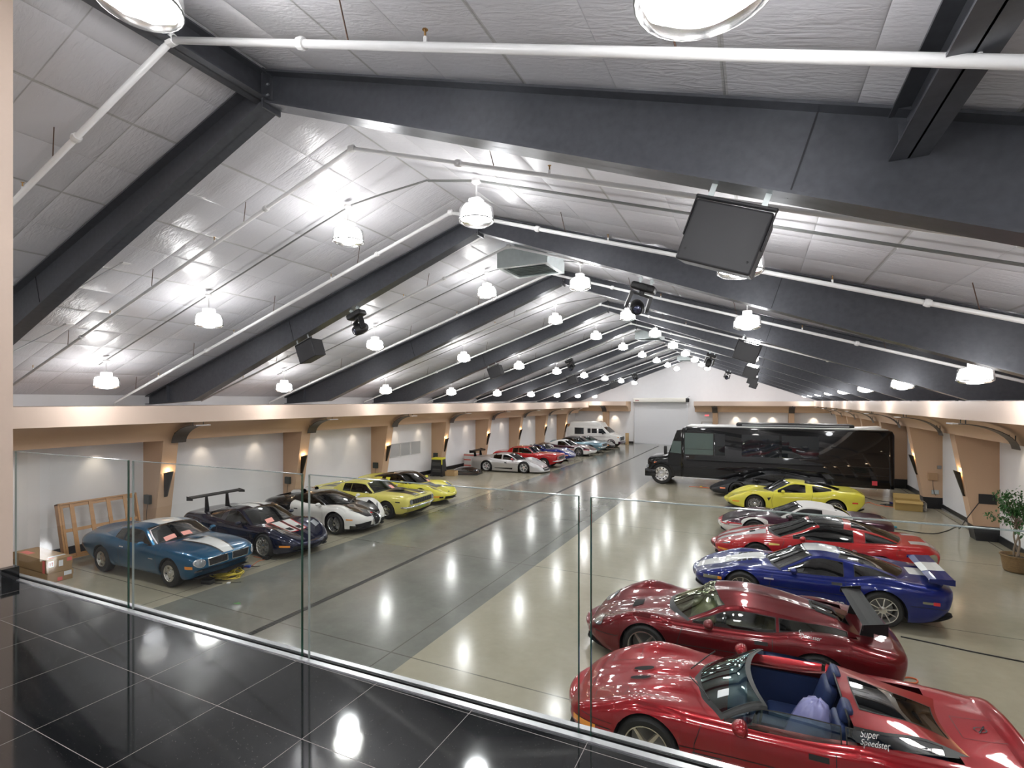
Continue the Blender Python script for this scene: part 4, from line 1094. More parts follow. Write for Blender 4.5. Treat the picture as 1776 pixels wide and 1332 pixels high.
c.line('badge', m_blk, 'top', [(-3.25+.05*math.cos(a*math.pi/8), .045*math.sin(a*math.pi/8)) for a in range(16)], .012, .006, closed=True)
c.line('badge', m_chrome, 'top', [(-3.30, -.07), (-3.22, .07)], .014, .008)
c.patch('inspection_sticker', m_paper, 'top', [(-.86, .40), (-.74, .40), (-.74, .50), (-.86, .50)], .008, 1)
c.mirrors(-1.0, .84, .82, P_red, 1.2)
for sg in (1, -1): MB().tube([(-.40, sg*.10, .855), (-.58, sg*.45, .90), (-.66, sg*.62, .90)], .008, 5).build('wiper', m_trim, root)
MB().tube([(-2.02, -.62, .86), (-2.0, -.62, 1.02), (-1.99, -.55, 1.06), (-1.99, .55, 1.06), (-2.0, .62, 1.02), (-2.02, .62, .86)], .011, 8).build('rear_screen_frame', m_trim, root, smooth=True)
bagm = mat('lavender plastic film', (.42, .42, .78), .18, 0, .5); bagm.node_tree.nodes['Principled BSDF'].inputs['Alpha'].default_value = .62
bag = MB(); bv_ = []; bf_ = []
for q, (r1_, z_) in enumerate(((.31, .0), (.27, .10), (.24, .22), (.19, .36), (.15, .44), (.07, .48), (.001, .485))):
    for a_ in range(22):
        an = a_*2*math.pi/22; rr_ = r1_*(1+.10*math.sin(a_*2.7+q)*(1-q/7)); bv_.append((rr_*.8*math.cos(an)-.10*q/6, rr_*math.sin(an), z_+.015*math.sin(a_*1.9)))
for q in range(6):
    for a_ in range(22): bf_.append((q*22+a_, q*22+(a_+1) % 22, (q+1)*22+(a_+1) % 22, (q+1)*22+a_))
bag.add(bv_, bf_, T(-1.66, .40, .56)); bag.build('seat_cover_bag', bagm, root, smooth=True)
# ================= dark red coupe with black wing
S2_ = upd(S, paint=P_dkred, nose=1.02, rimmat=m_rim, glass=glass_mat('lightly tinted glass', (.45, .50, .42), 0, 1.6), wsglass=glass_mat('green screen glass', (.60, .74, .42), 0, 2.1, (.95, 1, .75)), interior=m_cream, seatmat=m_cream,
    hw=[(-3.52, .93), (-3.0, .965), (-2.44, .975), (-1.9, .90), (-1.0, .875), (-.4, .90), (0, .945), (.5, .93), (1.02, .82)],
    zs=[(-3.52, .78), (-3.3, .83), (-2.7, .90), (-2.2, .875), (-1.7, .81), (-.9, .785), (-.3, .80), (.05, .81), (.4, .74), (.7, .61), (.90, .47), (1.02, .36)],
    zc=[(-3.52, .80), (-3.4, .86), (-3.0, .87), (-1.6, .82), (-.5, .80), (0, .72), (.4, .635), (.7, .54), (.90, .44), (1.02, .37)],
    bumps=[(-.1, .0, .6, .30, .035), (.05, .76, .55, .17, .05), (-2.5, .80, .6, .2, .03)],
    cabin=dict(xc=-.30, xt=-1.05, xr=-1.9, xb=-3.05, z=[(-2.7, .985), (-2.3, 1.085), (-1.9, 1.16), (-1.5, 1.195), (-1.05, 1.16), (-.7, 1.0)],
        yb=[(-3.1, .50), (-2.7, .64), (-2.2, .74), (-1.5, .755), (-.5, .735)], yr=[(-2.7, .46), (-2.3, .55), (-1.9, .60), (-1.3, .60), (-.75, .67)],
        swf=.34, swr=-.05, sf=-.74, sr=-2.86, pillars=[(-1.96, -1.92)], rg=(-2.95, -2.45), rm=.40, dr=.09, pw=2.0, dbl=.035, xseat=-1.72, cowl=.09, tw=.80, openy=.66))
c, root = start('dark red coupe with tall black rear wing, second car of the right row', S2_)
place(c, root, (-1.53, 7.75), 1, 182.6)
c4_detail(c, P_dkred, 1)
for sg in (1, -1):
    c.qc = (.80, .62, .56); c.patch('headlamp', m_lensh, 'q', (0, 0, .20, .085, .12*sg), .006, sg, kind='el')
    c.line('headlamp_rim', m_trim, 'q', [(.205*math.cos(a*math.pi/12), .09*math.sin(a*math.pi/12)+.12*sg*.2*math.cos(a*math.pi/12)) for a in range(24)], .010, .008, sg, closed=True)
    for q in range(4): c.patch('side_gill', m_under, 'side', [(-.46-q*.07, .25), (-.43-q*.07, .25), (-.46-q*.07, .42), (-.49-q*.07, .42)], .003, sg, 2, 5)
    for q in range(4): c.patch('side_gill', m_under, 'side', [(-2.95-q*.08, .27), (-2.92-q*.08, .27), (-2.95-q*.08, .42), (-2.98-q*.08, .42)], .003, sg, 2, 5)
    c.text('lettering', m_stw, 'side', 'Speedster', (-2.34, .895), .068, sg, .45, 0, 0, -sg)
    c.patch('rear_vent', m_under, 'top', [(-2.50, .10), (-2.80, .10), (-2.76, .24), (-2.50, .24)], .006, sg)
c.patch('hood_scoop', m_under, 'top', [(.30, -.17), (.30, .17), (.12, .12), (.12, -.12)], .006)
c.patch('chin_splitter', m_trim, 'front', [(-.62, .175), (.62, .175), (.62, .215), (-.62, .215)], .012, 1, 20, 2)
c.patch('nose_intake', m_under, 'front', [(.36, .24), (.58, .24), (.58, .30), (.36, .30)], .004, 1); c.patch('nose_intake', m_under, 'front', [(.36, .24), (.58, .24), (.58, .30), (.36, .30)], .004, -1)
c.mirrors(-1.0, .82, .84, P_dkred, 1.15)
wing(root, -3.14, .80, 1.14, .27, m_wing, .02, .16, 'rear_wing', .42, .80)
# ================= royal blue coupe with white stripe
B4 = upd(C4, paint=P_blue, style='ten', step=.05, nt=20, tw=.28, rim=.235, tr=.335,
    hw=[(-3.56, .92), (-2.9, .975), (-2.44, .985), (-1.9, .90), (-1.0, .875), (-.5, .885), (0, .925), (.98, .86)])
B4['bumps'] = [(-.1, .26, .55, .18, .045), (0, .72, .55, .18, .02), (-2.45, .80, .6, .2, .03)]
c, root = start('royal blue coupe with wide white stripe and blue wing, third in the right row', B4)
place(c, root, (-.26, 11.02), 1, 179.0)
c4_detail(c, P_blue, 1)
c.patch('stripe', m_stw, 'top', [(.97, -.22), (-.42, -.26), (-.42, .26), (.97, .22)], .003, 1, 30, 10)
c.patch('stripe', m_stw, 'top', [(-1.17, -.30), (-1.80, -.30), (-1.80, .30), (-1.17, .30)], .003, 1, 10, 8)
c.line('stripe_edge', P_blue, 'top', [(-1.22, .0), (-1.78, 0)], .006, .005)
c.patch('stripe', m_stw, 'top', [(-2.98, -.24), (-3.52, -.24), (-3.52, .24), (-2.98, .24)], .003, 1, 10, 8)
for sg in (1, -1):
    for q in range(3): c.patch('hood_vent', m_under, 'top', [(.12-q*.11, .24), (.04-q*.11, .24), (.04-q*.11, .36), (.12-q*.11, .36)], .004, sg, 3, 3)
    c.patch('turn_lamp', mat('smoked lens', (.20, .19, .12), .15, 0, 1), 'side', [(.48, .46), (.78, .43), (.78, .49), (.48, .52)], .004, sg); c.patch('marker_lamp', m_amber, 'side', [(.40, .46), (.48, .46), (.48, .52), (.40, .52)], .004, sg)
    c.patch('marker_lamp', m_redl, 'side', [(-3.20, .56), (-3.30, .56), (-3.30, .62), (-3.20, .62)], .004, sg); c.patch('marker_lamp', mat('smoked lens'), 'side', [(-3.04, .57), (-3.20, .57), (-3.20, .61), (-3.04, .61)], .004, sg)
    c.text('lettering', m_stw, 'side', 'GREENWOOD', (-1.52, .32), .095, sg, 0, .004, 0, -sg)
    c.patch('badge', mat('badge silver', (.5, .5, .55), .3, .8), 'side', [(-.42, .60), (-.60, .60), (-.60, .63), (-.42, .63)], .004, sg)
    c.line('hood_gap', m_trim, 'side', [(.86, .50), (.3, .56)], .006, .002, sg)
    c.line('headlamp_gap', m_trim, 'top', [(.74, .34), (.40, .34), (.40, .64), (.70, .66)], .005, .002, sg, closed=True)
c.line('bumper_gap', m_trim, 'front', [(-.8, .40), (.8, .40)], .008)
c.mirrors(-.98, .80, .82, P_blue, .95)
w_ = wing(root, -3.34, .84, .99, .36, P_blue, .035, .10, 'rear_wing', .62, .84)
MB().prism([(-3.16, .994), (-3.268, 1.029), (-3.412, 1.036), (-3.52, 1.050), (-3.52, 1.046), (-3.412, 1.032), (-3.268, 1.025)], 'y', -.28, .28).build('wing_stripe', m_stw, w_)
# ================= red coupe with silver hood stripes and T-top (fourth)
Z = dict(wb=2.57, nose=1.05, tail=-3.72, tr=.33, tw=.24, rim=.215, style='five', rocker=.18, step=.06, nt=16, paint=P_red2,
    hw=[(-3.72, .86), (-2.57, .93), (-1.2, .89), (0, .915), (1.05, .80)],
    zs=[(-3.72, .80), (-3.4, .93), (-2.7, .92), (-1.8, .87), (-.8, .845), (-.2, .80), (.2, .74), (.6, .64), (.9, .53), (1.05, .44)],
    zc=[(-3.72, .84), (-3.5, .98), (-3.2, .97), (-2.6, .92), (-1.5, .88), (-.3, .87), (.1, .79), (.5, .69), (.9, .55), (1.05, .45)],
    zb=[(-3.72, .40), (-3.3, .26), (-2.9, .2), (-.4, .2), (.5, .2), (1.05, .22)], rf=(.75, .50, 2.1), rr=(.3, .8, 2.4), nbulge=.14, tbulge=.08,
    nosedx=[(.2, -.10), (.4, 0), (.6, -.02)], taildx=[(.3, .2), (.6, .02), (.95, -.05)], bumps=[(-.1, 0, .6, .30, .04)],
    cabin=dict(xc=-.22, xt=-1.22, xr=-1.98, xb=-3.16, z=[(-2.7, 1.14), (-2.2, 1.255), (-1.6, 1.30), (-1.22, 1.27), (-.75, 1.08)],
        yb=[(-3.1, .62), (-2.2, .72), (-1.4, .76), (-.5, .76)], yr=[(-2.7, .55), (-1.98, .585), (-1.3, .60), (-.8, .68)], swf=.30, swr=.15, sf=-.80, sr=-2.95,
        pillars=[(-2.32, -2.08)], rg=(-3.10, -2.10), rm=.9, dr=.07, roofmat=P_blk, rfx=(-1.95, -1.2), sideroof=True))
c, root = start('bright red coupe with black roof panels, fourth car of the right row', upd(Z, glass=m_glassd))
place(c, root, (.02, 13.45), 1, 179.5, .93)
for sg in (1, -1):
    c.patch('headlamp', m_lensh, 'side', [(.66, .56), (.98, .50), (.96, .60), (.62, .68)], .004, sg, 10, 5)
    c.patch('turn_lamp', m_amber, 'side', [(.70, .36), (.96, .36), (.96, .41), (.70, .41)], .004, sg, 8, 3)
    c.patch('tail_lamp', m_redl, 'rear', [(.40, .62), (.80, .62), (.80, .80), (.40, .80)], .004, sg)
    c.patch('tail_lamp', mat('smoked lens'), 'side', [(-3.45, .66), (-3.66, .66), (-3.66, .84), (-3.45, .80)], .004, sg)
    c.patch('hood_stripe', mat('silver stripe', (.55, .55, .56), .3, .4, .8), 'top', [(1.0, .10), (-.20, .14), (-.20, .46), (1.0, .30)], .003, sg, 26, 6)
    c.patch('hood_nostril', m_under, 'top', [(.20, .08), (.06, .08), (.06, .22), (.20, .22)], .005, sg)
    c.patch('door_handle', P_red2, 'side', [(-1.60, .76), (-1.80, .76), (-1.80, .81), (-1.60, .81)], .012, sg)
    c.line('door_gap', m_trim, 'side', [(-.55, .26), (-.52, .55), (-.62, .84)], .009, .0025, sg); c.line('door_gap', m_trim, 'side', [(-1.98, .28), (-1.98, .86)], .009, .0025, sg)
    c.line('fuel_door', m_trim, 'side', [(-2.98+.09*math.cos(a*math.pi/8), .78+.09*math.sin(a*math.pi/8)) for a in range(16)], .005, .002, sg, closed=True)
    c.patch('badge', mat('gold badge', (.6, .45, .12), .3, .5), 'side', [(-.26, .66), (-.50, .68), (-.50, .71), (-.26, .72)], .004, sg)
    c.patch('deck_stripe', mat('silver stripe'), 'top', [(-3.22, .30), (-3.68, .30), (-3.68, .55), (-3.22, .55)], .003, sg)
c.mirrors(-1.02, .84, .88, P_red2, 1.0)
c.patch('grille', m_under, 'front', [(-.5, .34), (.5, .34), (.5, .42), (-.5, .42)])
c.text('windshield_banner', mat('banner red', (.6, .15, .15), .4), 'top', 'CAMARO', (-1.16, 0), .09, 1, 0, .004, math.pi/2, 1)
# ================= maroon over white convertible with white top (fifth)
MC = upd(C4, paint=P_mar, paint2=P_wht, two=lambda x, j: j < 7 or (x > .80 and j < 11), roofpaint=mat('white canvas top', (.62, .62, .60), .7), step=.06)
MC['cabin'] = upd(C4['cabin'], sr=-1.80, pillars=[], rg=(-2.55, -2.15), rm=.5, xb=-2.62, xr=-1.95, z=[(-2.4, 1.02), (-2.1, 1.12), (-1.9, 1.16), (-1.5, 1.19), (-1.18, 1.165), (-.80, 1.0)], swr=.05,
    yb=[(-2.6, .70), (-2.2, .72), (-1.5, .745), (-.6, .735)], yr=[(-2.4, .60), (-1.95, .60), (-1.3, .575), (-.85, .645)])
c, root = start('maroon and white convertible with a white soft top, fifth car of the right row', MC)
place(c, root, (-.05, 16.05), 1, 180.5)
c4_detail(c, P_mar, 1)
c.lines('nose_stripe', m_str, 'side', [(.95, .50), (.3, .515), (-.4, .50), (-1.0, .49)], .04, .004)
c.line('nose_stripe', m_str, 'front', [(-.8, .455), (.8, .455)], .03, .006)
c.mirrors(-.98, .80, .82, P_mar, .95)
# ================= yellow coupe, sixth
C5 = dict(wb=2.66, nose=.95, tail=-3.62, tr=.33, tw=.26, rim=.235, style='mesh', rocker=.17, step=.06, nt=16,
    hw=[(-3.62, .88), (-2.66, .935), (-1.9, .90), (-1.0, .885), (0, .915), (.95, .80)],
    zs=[(-3.62, .84), (-3.35, .94), (-2.7, .925), (-1.9, .85), (-.9, .80), (-.3, .79), (.1, .775), (.45, .69), (.75, .56), (.95, .42)],
    zc=[(-3.62, .86), (-3.45, .965), (-3.1, .955), (-1.6, .85), (-.5, .82), (0, .71), (.4, .62), (.75, .52), (.95, .43)],
    zb=[(-3.62, .36), (-3.3, .24), (-2.9, .17), (-.4, .17), (.5, .17), (.95, .21)], rf=(.75, .50, 2.1), rr=(.35, .82, 2.6), k=(.95, .99, .975, .85), mid=.48, nbulge=.14, tbulge=.10,
    nosedx=[(.2, -.08), (.35, 0), (.6, -.04)], taildx=[(.3, .18), (.6, .0), (.95, -.03)], bumps=[(0, .70, .55, .2, .035), (-2.7, .72, .5, .18, .02)],
    cabin=dict(xc=-.34, xt=-1.12, xr=-1.72, xb=-3.02, z=[(-2.5, 1.09), (-2.1, 1.165), (-1.72, 1.21), (-1.4, 1.225), (-1.12, 1.20), (-.72, 1.02)],
        yb=[(-2.9, .60), (-2.3, .71), (-1.5, .745), (-.6, .74)], yr=[(-2.5, .50), (-1.72, .56), (-1.2, .575), (-.8, .65)], swf=.30, swr=.22, sf=-.80, sr=-2.60, pillars=[(-1.98, -1.74)], rg=(-2.96, -1.80), rm=.86, dr=.06))
def c5_detail(c, m, near):
    for sg in (1, -1):
        c.line('door_gap', m_trim, 'side', [(-.60, .24), (-.58, .52), (-.66, .80)], .008, .0025, sg); c.line('door_gap', m_trim, 'side', [(-1.96, .26), (-1.90, .55), (-1.96, .85)], .008, .0025, sg)
        c.patch('side_scoop', m_under, 'side', [(-.42, .60), (-.56, .62), (-.54, .58), (-.47, .48)], .003, sg)
        c.patch('door_handle', m, 'side', [(-1.66, .70), (-1.84, .705), (-1.84, .75), (-1.66, .745)], .010, sg)
        c.patch('turn_lamp', m_amber, 'side', [(.55, .35), (.80, .34), (.80, .39), (.55, .40)], .004, sg)
        c.patch('marker_lamp', m_redl, 'side', [(-3.20, .56), (-3.38, .56), (-3.38, .61), (-3.20, .61)], .004, sg)
        for yy in (.40, .66): c.patch('tail_lamp', m_redl, 'rear', (yy, .74, .09, .07), .004, sg, kind='el')
        c.line('hood_gap', m_trim, 'top', [(.78, .50), (.2, .56), (-.36, .62)], .005, .002, sg)
c, root = start('bright yellow coupe with chrome mesh wheels, sixth car of the right row', upd(C5, paint=P_yel, rimmat=m_chrome))
place(c, root, (-.05, 20.32), 1, 184.1); c5_detail(c, P_yel, 1); c.mirrors(-.98, .80, .84, P_yel, .95)
# ================= satin black wedge supercar, seventh
LA = dict(wb=2.70, nose=1.05, tail=-3.72, tr=.34, tw=.30, rim=.24, style='five', rimmat=m_rimd, rocker=.15, paint=P_mat, step=.07,
    hw=[(-3.72, .93), (-2.7, 1.0), (-1.9, .97), (-1.0, .93), (0, .98), (1.05, .90)],
    zs=[(-3.72, .80), (-3.0, .88), (-2.4, .86), (-1.7, .76), (-.8, .70), (0, .70), (.5, .55), (.85, .42), (1.05, .34)],
    zc=[(-3.72, .86), (-3.3, .93), (-2.8, .95), (-1.6, .76), (-.2, .70), (.4, .56), (.85, .42), (1.05, .35)],
    zb=[(-3.72, .36), (-3.3, .22), (-.4, .15), (.5, .15), (1.05, .16)], rf=(.5, .62, 2), rr=(.2, .9, 2), k=(.95, .99, .95, .86), nbulge=.12, tbulge=.03,
    nosedx=[(.15, -.02), (.25, .04), (.35, 0)], taildx=[(.3, .1), (.9, 0)],
    cabin=dict(xc=.12, xt=-1.0, xr=-1.55, xb=-3.1, z=[(-2.6, 1.03), (-2.1, 1.10), (-1.4, 1.135), (-1.0, 1.11), (-.4, .93)], yb=[(-3.1, .55), (-2.3, .68), (-1.2, .78), (-.3, .80)], yr=[(-2.6, .40), (-1.7, .52), (-1.0, .58), (-.4, .70)],
        swf=.35, swr=.1, sf=-.60, sr=-1.9, pillars=[], rg=(-2.9, -1.75), rm=.5, dr=.05))
c, root = start('low satin black wedge supercar between the yellow coupe and the black bus', LA)
place(c, root, (-.71, 23.0), 1, 181)
for sg in (1, -1):
    c.patch('headlamp', m_lensh, 'top', [(.80, .52), (.50, .66), (.45, .76), (.70, .74)], .004, sg); c.patch('marker_lamp', mat('orange marker', (.9, .25, .1), .3), 'side', [(.50, .38), (.72, .37), (.72, .42), (.50, .43)], .004, sg)
    c.patch('air_intake', m_under, 'side', [(-2.05, .50), (-2.20, .40), (-2.20, .72), (-1.95, .76)], .004, sg); c.patch('nose_intake', m_under, 'front', [(.30, .20), (.80, .20), (.86, .32), (.40, .30)], .004, sg)
c.mirrors(-.80, .92, .80, P_mat, .9); wing(root, -3.55, .80, 1.02, .26, P_mat, .02, .05, 'rear_wing', .5, .88)
# ================================================================ LEFT ROW (noses towards +X)
# mid blue muscle coupe
FB = dict(wb=2.743, nose=.90, tail=-3.88, tr=.335, tw=.20, rim=.195, style='rally', rimmat=m_rim, rocker=.20, step=.06, nt=16, paint=P_fblue,
    hw=[(-3.88, .82), (-2.743, .895), (-1.9, .875), (-1.0, .87), (0, .885), (.5, .86), (.9, .82)],
    zs=[(-3.88, .78), (-3.6, .90), (-2.9, .96), (-2.2, .93), (-1.2, .90), (-.2, .88), (.45, .84), (.75, .79), (.90, .74)],
    zc=[(-3.88, .86), (-3.78, 1.0), (-3.6, .985), (-3.4, .965), (-2.6, .95), (-1.5, .93), (-.45, .95), (.3, .91), (.75, .83), (.90, .76)],
    zb=[(-3.88, .46), (-3.5, .34), (-3.1, .24), (-.4, .22), (.45, .22), (.7, .24), (.90, .30)], rf=(.45, .74, 2.4), rr=(.4, .80, 2.4), k=(.90, .96, .985, .88), mid=.55, nbulge=.05, tbulge=.06,
    nosedx=[(.25, -.22), (.42, -.12), (.52, .02), (.72, .03), (.78, 0)], taildx=[(.4, .15), (.65, -.02), (.9, .02)], bumps=[(.1, 0, .75, .26, .035)],
    cabin=dict(xc=-.52, xt=-1.22, xr=-2.02, xb=-3.02, z=[(-2.7, 1.10), (-2.3, 1.215), (-2.0, 1.27), (-1.6, 1.29), (-1.22, 1.265), (-.85, 1.11)],
        yb=[(-3.0, .66), (-2.3, .78), (-1.5, .80), (-.7, .79)], yr=[(-2.7, .56), (-2.0, .60), (-1.3, .61), (-.9, .70)], swf=.22, swr=.12, sf=-.80, sr=-2.30, pillars=[(-1.93, -1.90)], rg=(-2.95, -2.22), rm=.80, dr=.07, cowl=.05))
def halo(c, m, w=.02):
    pass
c, root = start('metallic blue muscle coupe with white hood stripe, nearest car on the left wall', upd(FB, sealr=.016, sealmat=m_trim, glass=glass_mat('grey car glass', (.22, .25, .24), 0, 1.6), wsglass=m_glassg))
place(c, root, (-11.36, 6.70), -1, 1.5, .90)
for sg in (1, -1):
    for q in range(1): c.patch('headlamp', m_lensh, 'front', (.70, .64, .088, .088), .012, sg, kind='el'); c.line('headlamp_bezel', m_chrome, 'front', [(.70+.092*math.cos(a*math.pi/10), .64+.092*math.sin(a*math.pi/10)) for a in range(20)], .018, .016, sg, closed=True)
    c.patch('grille', m_under, 'front', [(.06, .56), (.52, .54), (.54, .72), (.07, .73)], .006, sg, 10, 5); c.line('grille_bezel', m_chrome, 'front', [(.06, .56), (.52, .54), (.54, .72), (.07, .73)], .014, .010, sg, closed=True)
    c.patch('fog_lamp', m_lensh, 'front', [(.58, .40), (.74, .40), (.74, .46), (.58, .46)], .005, sg); c.patch('marker_lamp', m_amber, 'side', [(.56, .50), (.76, .50), (.76, .57), (.56, .57)], .004, sg)
    c.patch('fender_flare', P_fblue, 'side', [(-.36, .24), (-.52, .22), (-.42, .50), (-.36, .55)], .018, sg); c.patch('fender_flare', P_fblue, 'side', [(-2.34, .24), (-2.10, .22), (-2.28, .42), (-2.36, .55)], .018, sg)
    c.patch('door_handle', m_chrome, 'side', [(-1.80, .75), (-1.96, .75), (-1.96, .78), (-1.80, .78)], .010, sg); c.line('door_gap', m_trim, 'side', [(-.50, .26), (-.50, .88)], .008, .0025, sg); c.line('door_gap', m_trim, 'side', [(-2.0, .28), (-2.0, .90)], .008, .0025, sg)
    c.patch('badge', m_stw, 'side', [(-.60, .60), (-.78, .60), (-.78, .615), (-.60, .615)], .004, sg); c.patch('rear_bumper', m_chrome, 'side', [(-3.70, .54), (-3.86, .54), (-3.86, .62), (-3.60, .62)], .01, sg)
c.patch('stripe', m_stk, 'top', [(.98, -.16), (-.40, -.34), (-.40, .34), (.98, .16)], .003, 1, 22, 8); c.patch('stripe', m_stw, 'top', [(.97, -.12), (-.38, -.28), (-.38, .28), (.97, .12)], .005, 1, 22, 8)
c.patch('hood_scoop', P_fblue, 'top', [(-.02, -.16), (-.38, -.20), (-.38, .20), (-.02, .16)], .05, 1)
c.patch('stripe', m_stw, 'top', [(-1.24, -.30), (-2.20, -.34), (-2.20, .34), (-1.24, .30)], .003, 1, 14, 8)
c.patch('screen_notice', m_pink, 'top', [(-.80, -.50), (-.66, -.52), (-.64, -.26), (-.78, -.24)], .006, 1); c.patch('screen_notice', m_pink, 'top', [(-.76, -.10), (-.62, -.10), (-.62, .14), (-.76, .14)], .006, 1)
c.line('screen_trim', m_chrome, 'top', [(-.66, -.70), (-1.0, -.64), (-1.20, -.58), (-1.19, 0), (-1.20, .58), (-1.0, .64), (-.66, .70)], .026, .007)
c.mirrors(-.98, .84, .93, P_fblue, .8)
# navy coupe with large wing and white stripes
c, root = start('navy coupe with tall rear wing and red-edged white hood stripes, second on the left', upd(C5, paint=P_navy, glass=glass_mat('grey car glass'), wsglass=m_glassg, tr=.335, rim=.245))
place(c, root, (-11.30, 8.95), -1, 0, .93); c5_detail(c, P_navy, -1)
for sg in (1, -1):
    c.patch('stripe_edge', m_str, 'top', [(.42, .03), (-.36, .03), (-.36, .36), (.36, .30)], .003, sg, 14, 5); c.patch('stripe', m_stw, 'top', [(.38, .05), (-.36, .05), (-.36, .32), (.34, .27)], .005, sg, 14, 5)
    c.patch('stripe', m_stw, 'top', [(-1.13, .05), (-1.95, .05), (-1.95, .30), (-1.13, .30)], .003, sg, 12, 5)
    c.patch('headlamp', m_lensh, 'top', [(.52, .48), (.24, .54), (.22, .68), (.48, .66)], .005, sg); c.patch('hood_vent', m_under, 'top', [(.30, .08), (.10, .08), (.10, .26), (.28, .22)], .007, sg)
    c.patch('front_intake', m_under, 'front', [(.12, .25), (.62, .26), (.60, .36), (.12, .34)], .004, sg)
c.patch('screen_notice', m_pink, 'top', [(-.58, -.36), (-.44, -.38), (-.42, -.16), (-.56, -.14)], .006, 1)
c.patch('splitter', P_navy, 'front', [(-.75, .15), (.75, .15), (.75, .19), (-.75, .19)], .05, 1, 20, 2)
c.mirrors(-.98, .80, .84, P_navy, .95); wing(root, -3.20, .86, 1.36, .26, m_wing, .03, .12, 'rear_wing', .34, .93)
# white and black hypercar
VE = dict(wb=2.71, nose=.85, tail=-3.60, tr=.35, tw=.28, rim=.25, style='multi', rimmat=m_chrome, rocker=.16, step=.06, nt=16, paint=P_blk, paint2=P_wht,
    two=lambda x, j: x > -1.95 and (3 if x > .55 else 1) <= j < (17 if x < .1 else 15),
    hw=[(-3.60, .88), (-2.71, 1.0), (-1.9, .96), (-1.0, .945), (0, .99), (.85, .84)],
    zs=[(-3.60, .78), (-3.1, .93), (-2.6, .99), (-2.0, .93), (-1.3, .88), (-.6, .87), (0, .88), (.4, .78), (.7, .62), (.85, .50)],
    zc=[(-3.60, .80), (-3.2, .97), (-2.6, 1.04), (-1.6, .92), (-.3, .86), (.1, .77), (.5, .68), (.85, .58)],
    zb=[(-3.60, .30), (-3.2, .2), (-.4, .16), (.5, .16), (.85, .17)], rf=(.7, .52, 2.1), rr=(.6, .6, 2.1), k=(.95, .99, .98, .84), mid=.48, nbulge=.12, tbulge=.1,
    nosedx=[(.2, -.06), (.4, .0), (.6, -.03)], taildx=[(.3, .1), (.9, 0)], bumps=[(0, .72, .6, .22, .05)],
    cabin=dict(xc=-.12, xt=-1.05, xr=-1.6, xb=-3.25, z=[(-2.9, .98), (-2.3, 1.13), (-1.7, 1.20), (-1.3, 1.21), (-1.05, 1.18), (-.55, 1.02)], yb=[(-3.2, .50), (-2.3, .68), (-1.2, .77), (-.5, .76)], yr=[(-2.8, .34), (-2.0, .50), (-1.1, .57), (-.6, .66)],
        swf=.40, swr=.05, sf=-.62, sr=-1.72, pillars=[], rg=(-3.2, -3.19), rm=.3, dr=.06, wm=.86))
c, root = start('white and black two-tone hypercar with horseshoe grille, third on the left', upd(VE, glass=glass_mat('grey car glass'), wsglass=glass_mat('grey car glass')))
place(c, root, (-11.38, 11.45), -1, 1, .92)
hs = [(.17*math.cos(a), .45+.20*math.sin(a)) for a in [math.radians(q) for q in range(-50, 231, 14)]]
c.patch('grille', m_under, 'front', (0, .44, .15, .19), .012, kind='el'); c.line('horseshoe_surround', m_chrome, 'front', [(.12, .24), *hs, (-.12, .24)], .035, .03, closed=True); c.patch('badge', m_redl, 'front', (0, .62, .035, .02), .012, kind='el')
for sg in (1, -1):
    c.patch('headlamp', m_lensh, 'top', [(.66, .44), (.50, .62), (.36, .74), (.46, .56)], .005, sg)
    c.patch('front_intake', m_under, 'front', [(.24, .24), (.70, .25), (.74, .36), (.24, .40)], .004, sg); c.patch('turn_lamp', m_amber, 'side', [(.44, .50), (.62, .48), (.62, .52), (.44, .54)], .004, sg)
    c.patch('side_intake', m_under, 'side', [(-2.00, .46), (-1.92, .46), (-1.98, .88), (-2.12, .88)], .004, sg); c.line('door_gap', m_trim, 'side', [(-.52, .26), (-.50, .60), (-.56, .86)], .007, .0025, sg); c.patch('door_handle', m_chrome, 'side', [(-1.62, .70), (-1.78, .70), (-1.78, .73), (-1.62, .73)], .01, sg)
    c.patch('fuel_cap', m_chrome, 'side', (-2.18, 1.0, .06, .06), .006, sg, kind='el')
    MB().lathe([(.10, 0), (.11, .5), (.05, .62), (.001, .64)], 12, T(-2.0, sg*.28, 1.15) @ R(-math.pi/2-.12, 'Y')).build('roof_scoop', m_chrome, root, smooth=True)
    c.patch('wiper', m_trim, 'top', [(-.18, .02), (-.22, .02), (-.42, .40), (-.38, .40)], .01, sg)
c.mirrors(-.70, .86, .90, P_wht, .9)
# yellow muscle coupe, black stripes
CM = upd(FB, nose=.96, tail=-3.74, paint=P_yelp, style='rally', rimmat=m_chrome,
    zs=[(-3.74, .80), (-3.55, .90), (-2.9, .93), (-2.2, .90), (-1.2, .885), (-.2, .88), (.5, .87), (.85, .85), (.96, .80)],
    zc=[(-3.74, .86), (-3.6, .96), (-3.2, .96), (-1.5, .93), (-.45, .95), (.3, .95), (.85, .90), (.96, .84)],
    hw=[(-3.74, .88), (-2.743, .945), (-1.0, .93), (0, .94), (.96, .90)], rf=(.25, .86, 2.4), rr=(.3, .85, 2.4), nbulge=.04, nosedx=[(.25, -.14), (.45, -.06), (.6, .02), (.8, 0)], bumps=[(.0, 0, .55, .3, .05)],
    cabin=dict(xc=-.50, xt=-1.10, xr=-2.05, xb=-2.92, z=[(-2.65, 1.14), (-2.3, 1.26), (-2.0, 1.30), (-1.5, 1.315), (-1.10, 1.29), (-.8, 1.12)],
        yb=[(-3.0, .68), (-2.3, .78), (-1.5, .80), (-.7, .79)], yr=[(-2.7, .60), (-2.0, .62), (-1.2, .62), (-.85, .70)], swf=.18, swr=.10, sf=-.76, sr=-2.22, pillars=[(-1.83, -1.81)], rg=(-2.85, -2.25), rm=.78, dr=.06, cowl=.05))
